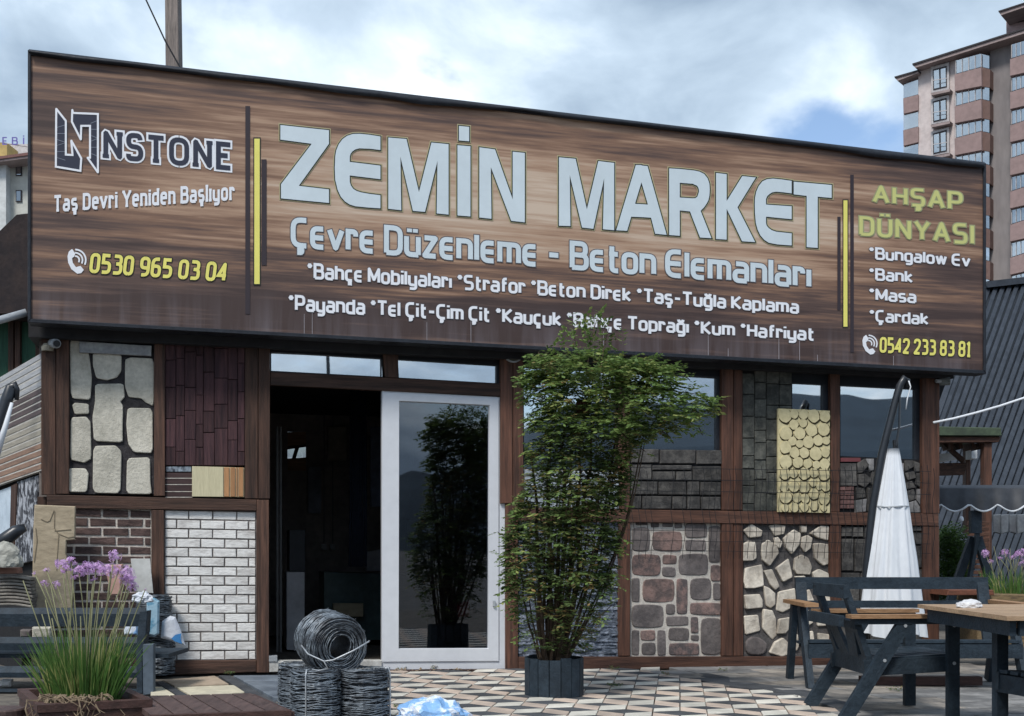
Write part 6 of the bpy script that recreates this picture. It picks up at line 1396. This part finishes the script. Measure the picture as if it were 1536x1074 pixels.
for i in range(9):
    d = i*178
    tw('balcony', [(1199, 318+d), (1330, 275+d), (1330, 378+d), (1199, 408+d)], 1.2, 2, brownw, .02); tw('glazing', [(1206, 240+d), (1330, 204+d), (1330, 272+d), (1206, 312+d)], .9, .06, glz)
    for xx in (1206, 1230, 1255, 1280): tw('mullion', [(xx, 240+d-(xx-1206)*.3), (xx+2.5, 239+d-(xx-1206)*.3), (xx+2.5, 311+d-(xx-1206)*.3), (xx, 312+d-(xx-1206)*.3)], .98, .1, whitef)
    if i in (1, 4): tw('drawn_curtain', [(1215, 245+d), (1290, 224+d), (1290, 285+d), (1215, 305+d)], .5, .1, whitef)
# left: pale block with roof letters
LA = Front(90)
t = thing('apartment_building', 'cream apartment building with purple roof letters at the far left', 'apartment building', at(20, 90, -.2)); creamw = mat('cream render', (.55, .55, .50), (.5, .5, .46), .5, rough=.9, bump=.05, frame=False)
slab('wall', Q(9.5, 238, 90, 830), LA, 0, 12, creamw, t, 0); slab('wall', Q(-120, 240, 9, 830), LA, .8, 12, mat('white render', (.62, .64, .64), None, .5, frame=False), t, 0)
slab('eave', [(-120, 248), (-5, 239), (90, 226), (90, 231), (-5, 243), (-120, 252)], LA, 1.6, 14, eavem, t, 0); slab('roof_edge', [(-120, 243), (-5, 235), (90, 222), (90, 226), (-5, 239), (-120, 248)], LA, 1.7, 14, mat('red brown roof edge', (.2, .1, .09), None, 2, frame=False), t, 0)
slab('roof_block', Q(-60, 214, 10.5, 234), LA, -1, 6, mat('gold yellow render', (.5, .36, .14), None, 1, frame=False), t, 0); slab('roof_block', Q(11, 216, 70, 232), LA, -3, 6, whitef, t, 0)
for x, y in ((23.5, 246), (23.5, 285), (23.5, 324), (-30, 250), (-30, 290)):
    f = slab('window', Q(x, y, x+9, y+17.5), LA, .9 if x < 0 else .1, .3, darkroof, t, 0); slab('pane', Q(x+1.2, y+1.5, x+7.2, y+16), LA, (.9 if x < 0 else .1)+.02, .03, glz, f, 0)
stE = [([Vector(p) for p in s_], False, 1.25) for s_ in ([(3.4, 7), (0, 7), (0, 0), (3.4, 0)], [(0, 3.5), (3, 3.5)])]; stB = [([Vector((p[0]+8.3, p[1])) for p in fillet(s_)], False, 1.25) for s_ in G['B'][1]]; stI = [([Vector((p[0]+18, p[1])) for p in s_], False, 1.25) for s_ in ([(0, 0), (0, 7)], [(0, 8), (0, 9.2)])]
for q_ in (stE, stB, stI): put('roof_letter', stroke_polys(q_), lambda v: (4.5+v.x*1.72, 216.5-v.y*1.45), .5, mat('purple blue letters', (.16, .14, .42), None, 1, frame=False), t, pl=LA)
m2 = MB(); m2.tube([LA.hit(-10, 212, .4), LA.hit(42, 220, .4)], .05, 5); m2.build('letter_rail', whitef, t)
# green shed behind the left end
GS = Front(14)
t = thing('green_shed', 'green walled shed with a dark sloping roof behind the left end of the sign', 'shed', at(0, 14, -.2)); grn = mat('dark green board', (.03, .095, .06), (.02, .065, .042), 4, WV, frame=False)
slab('wall', Q(-80, 400, 130, 840), GS, 0, .15, grn, t, 0)
for x in (12, 22, 53): slab('batten', Q(x, 420, x+8, 700), GS, .05, .06, wood_v, t, .004)
slab('roof', [(-80, 410), (0, 346), (25, 322), (60, 318), (130, 320), (130, 470), (-80, 470)], GS, .5, 3, mat('dark brown shingle roof', (.035, .025, .024), (.02, .016, .018), 5, rough=.9, bump=.8, frame=False), t, 0)
# timber pole and its stay wire
t = thing('utility_pole', 'weathered square timber pole rising behind the sign board', 'pole', at(258, 15, -.2)); PL = Front(15)
slab('pole_shaft', [(246.5, -60), (266, -60), (268.5, 98), (272, 840), (247.5, 840), (248, 98)], PL, 0, .17, mat('weathered grey timber', (.26, .22, .20), (.15, .13, .12), 5, WV, .85, .5, frame=False, lo=.4, hi=.6), t, .01)
m2 = MB(); m2.tube([pz(205, -30, 14.7), pz(219, 0, 14.7), pz(248, 62, 14.7), pz(270, 101, 14.7), pz(330, 200, 14.7)], .011, 5); tag(m2.build('stay_wire', wire_black), 'thin dark wire slanting across the timber pole', 'wire')
# ================================================================ ACROSS THE STREET (seen only in the window glass)
hillm = mat('haze tinted wooded hills', (.035, .055, .075), (.022, .036, .05), .004, (1, 1, 1), .95, 0, frame=False)  # bluish distance haze is put into the hill colour
vs = []; n_ = 160
for i in range(n_+1):
    az = radians(-150+i*140/n_); dx, dy = cos(az), sin(az); deg = -150+i*140/n_
    el = 7.6 if deg > -56 else 7.6-(-56-deg)*.42 if deg > -64 else 4.2
    el += noise.noise(Vector((deg*.11, 0, 0)))*1.3+noise.noise(Vector((deg*.5, 4, 0)))*.35
    for rr, k in ((1200, 0), (1500, .55), (1900, 1)): vs.append((dx*rr, dy*rr, -5+tan(radians(el))*1900*k))
fs = [(i*3+k, (i+1)*3+k, (i+1)*3+k+1, i*3+k+1) for i in range(n_) for k in range(2)]
mkobj('hills', vs, fs, hillm, kind='structure')
def tree(px_, py_, h_, r_, label, dens=900, seed=0):
    rnd = random.Random(seed); t = thing('street_tree', label, 'tree', (px_, py_, -.2), 'trees across the street'); m2 = MB()
    m2.tube([(px_, py_, -.2), (px_+.1, py_, h_*.3), (px_, py_+.1, h_*.6), (px_+.1, py_, h_*.9)], [.2, .16, .1, .03], 8)
    for k in range(7): a = rnd.random()*6.3; m2.tube([(px_, py_, h_*(.3+k*.07)), (px_+cos(a)*r_*.7, py_+sin(a)*r_*.7, h_*(.45+k*.07))], [.07, .02], 5)
    m2.build('trunk', bark, t); m2 = MB()
    for _ in range(dens):
        d = Vector((rnd.gauss(0, 1), rnd.gauss(0, 1), rnd.gauss(0, 1))).normalized()*rnd.random()**.4; p = Vector((px_+d.x*r_, py_+d.y*r_, h_*.65+d.z*h_*.4))
        if noise.noise(p*.8) < -.15: continue
        sprig(m2, p, Vector((rnd.uniform(-1, 1), rnd.uniform(-1, 1), rnd.uniform(-.5, .6))), 3, .2)
    m2.build('crown', tree_m, t)
tree(2.4, -9.5, 3.9, 1.7, 'leafy tree across the street whose reflection fills the upper left of the door glass', 1400, 2)
tree(-6, -16, 7, 2.6, 'round tree across the street, left of the one reflected in the door', 700, 3)
for x, y in ((7.0, -13), (3.0, -22)):
    t = thing('street_lamp', 'tall thin street lamp across the street, %s' % ('the nearer' if y > -20 else 'the farther'), 'street lamp', (x, y, -.2)); m2 = MB(); m2.tube([(x, y, -.2), (x, y, 7), (x+.3, y, 7.6), (x+1.2, y, 7.8)], [.07, .05, .04, .03], 8); m2.build('pole', metal_dark, t); m2 = MB(); m2.box((x+1.5, y, 7.8), (.6, .2, .08)); m2.build('lamp_head', metal_light, t)
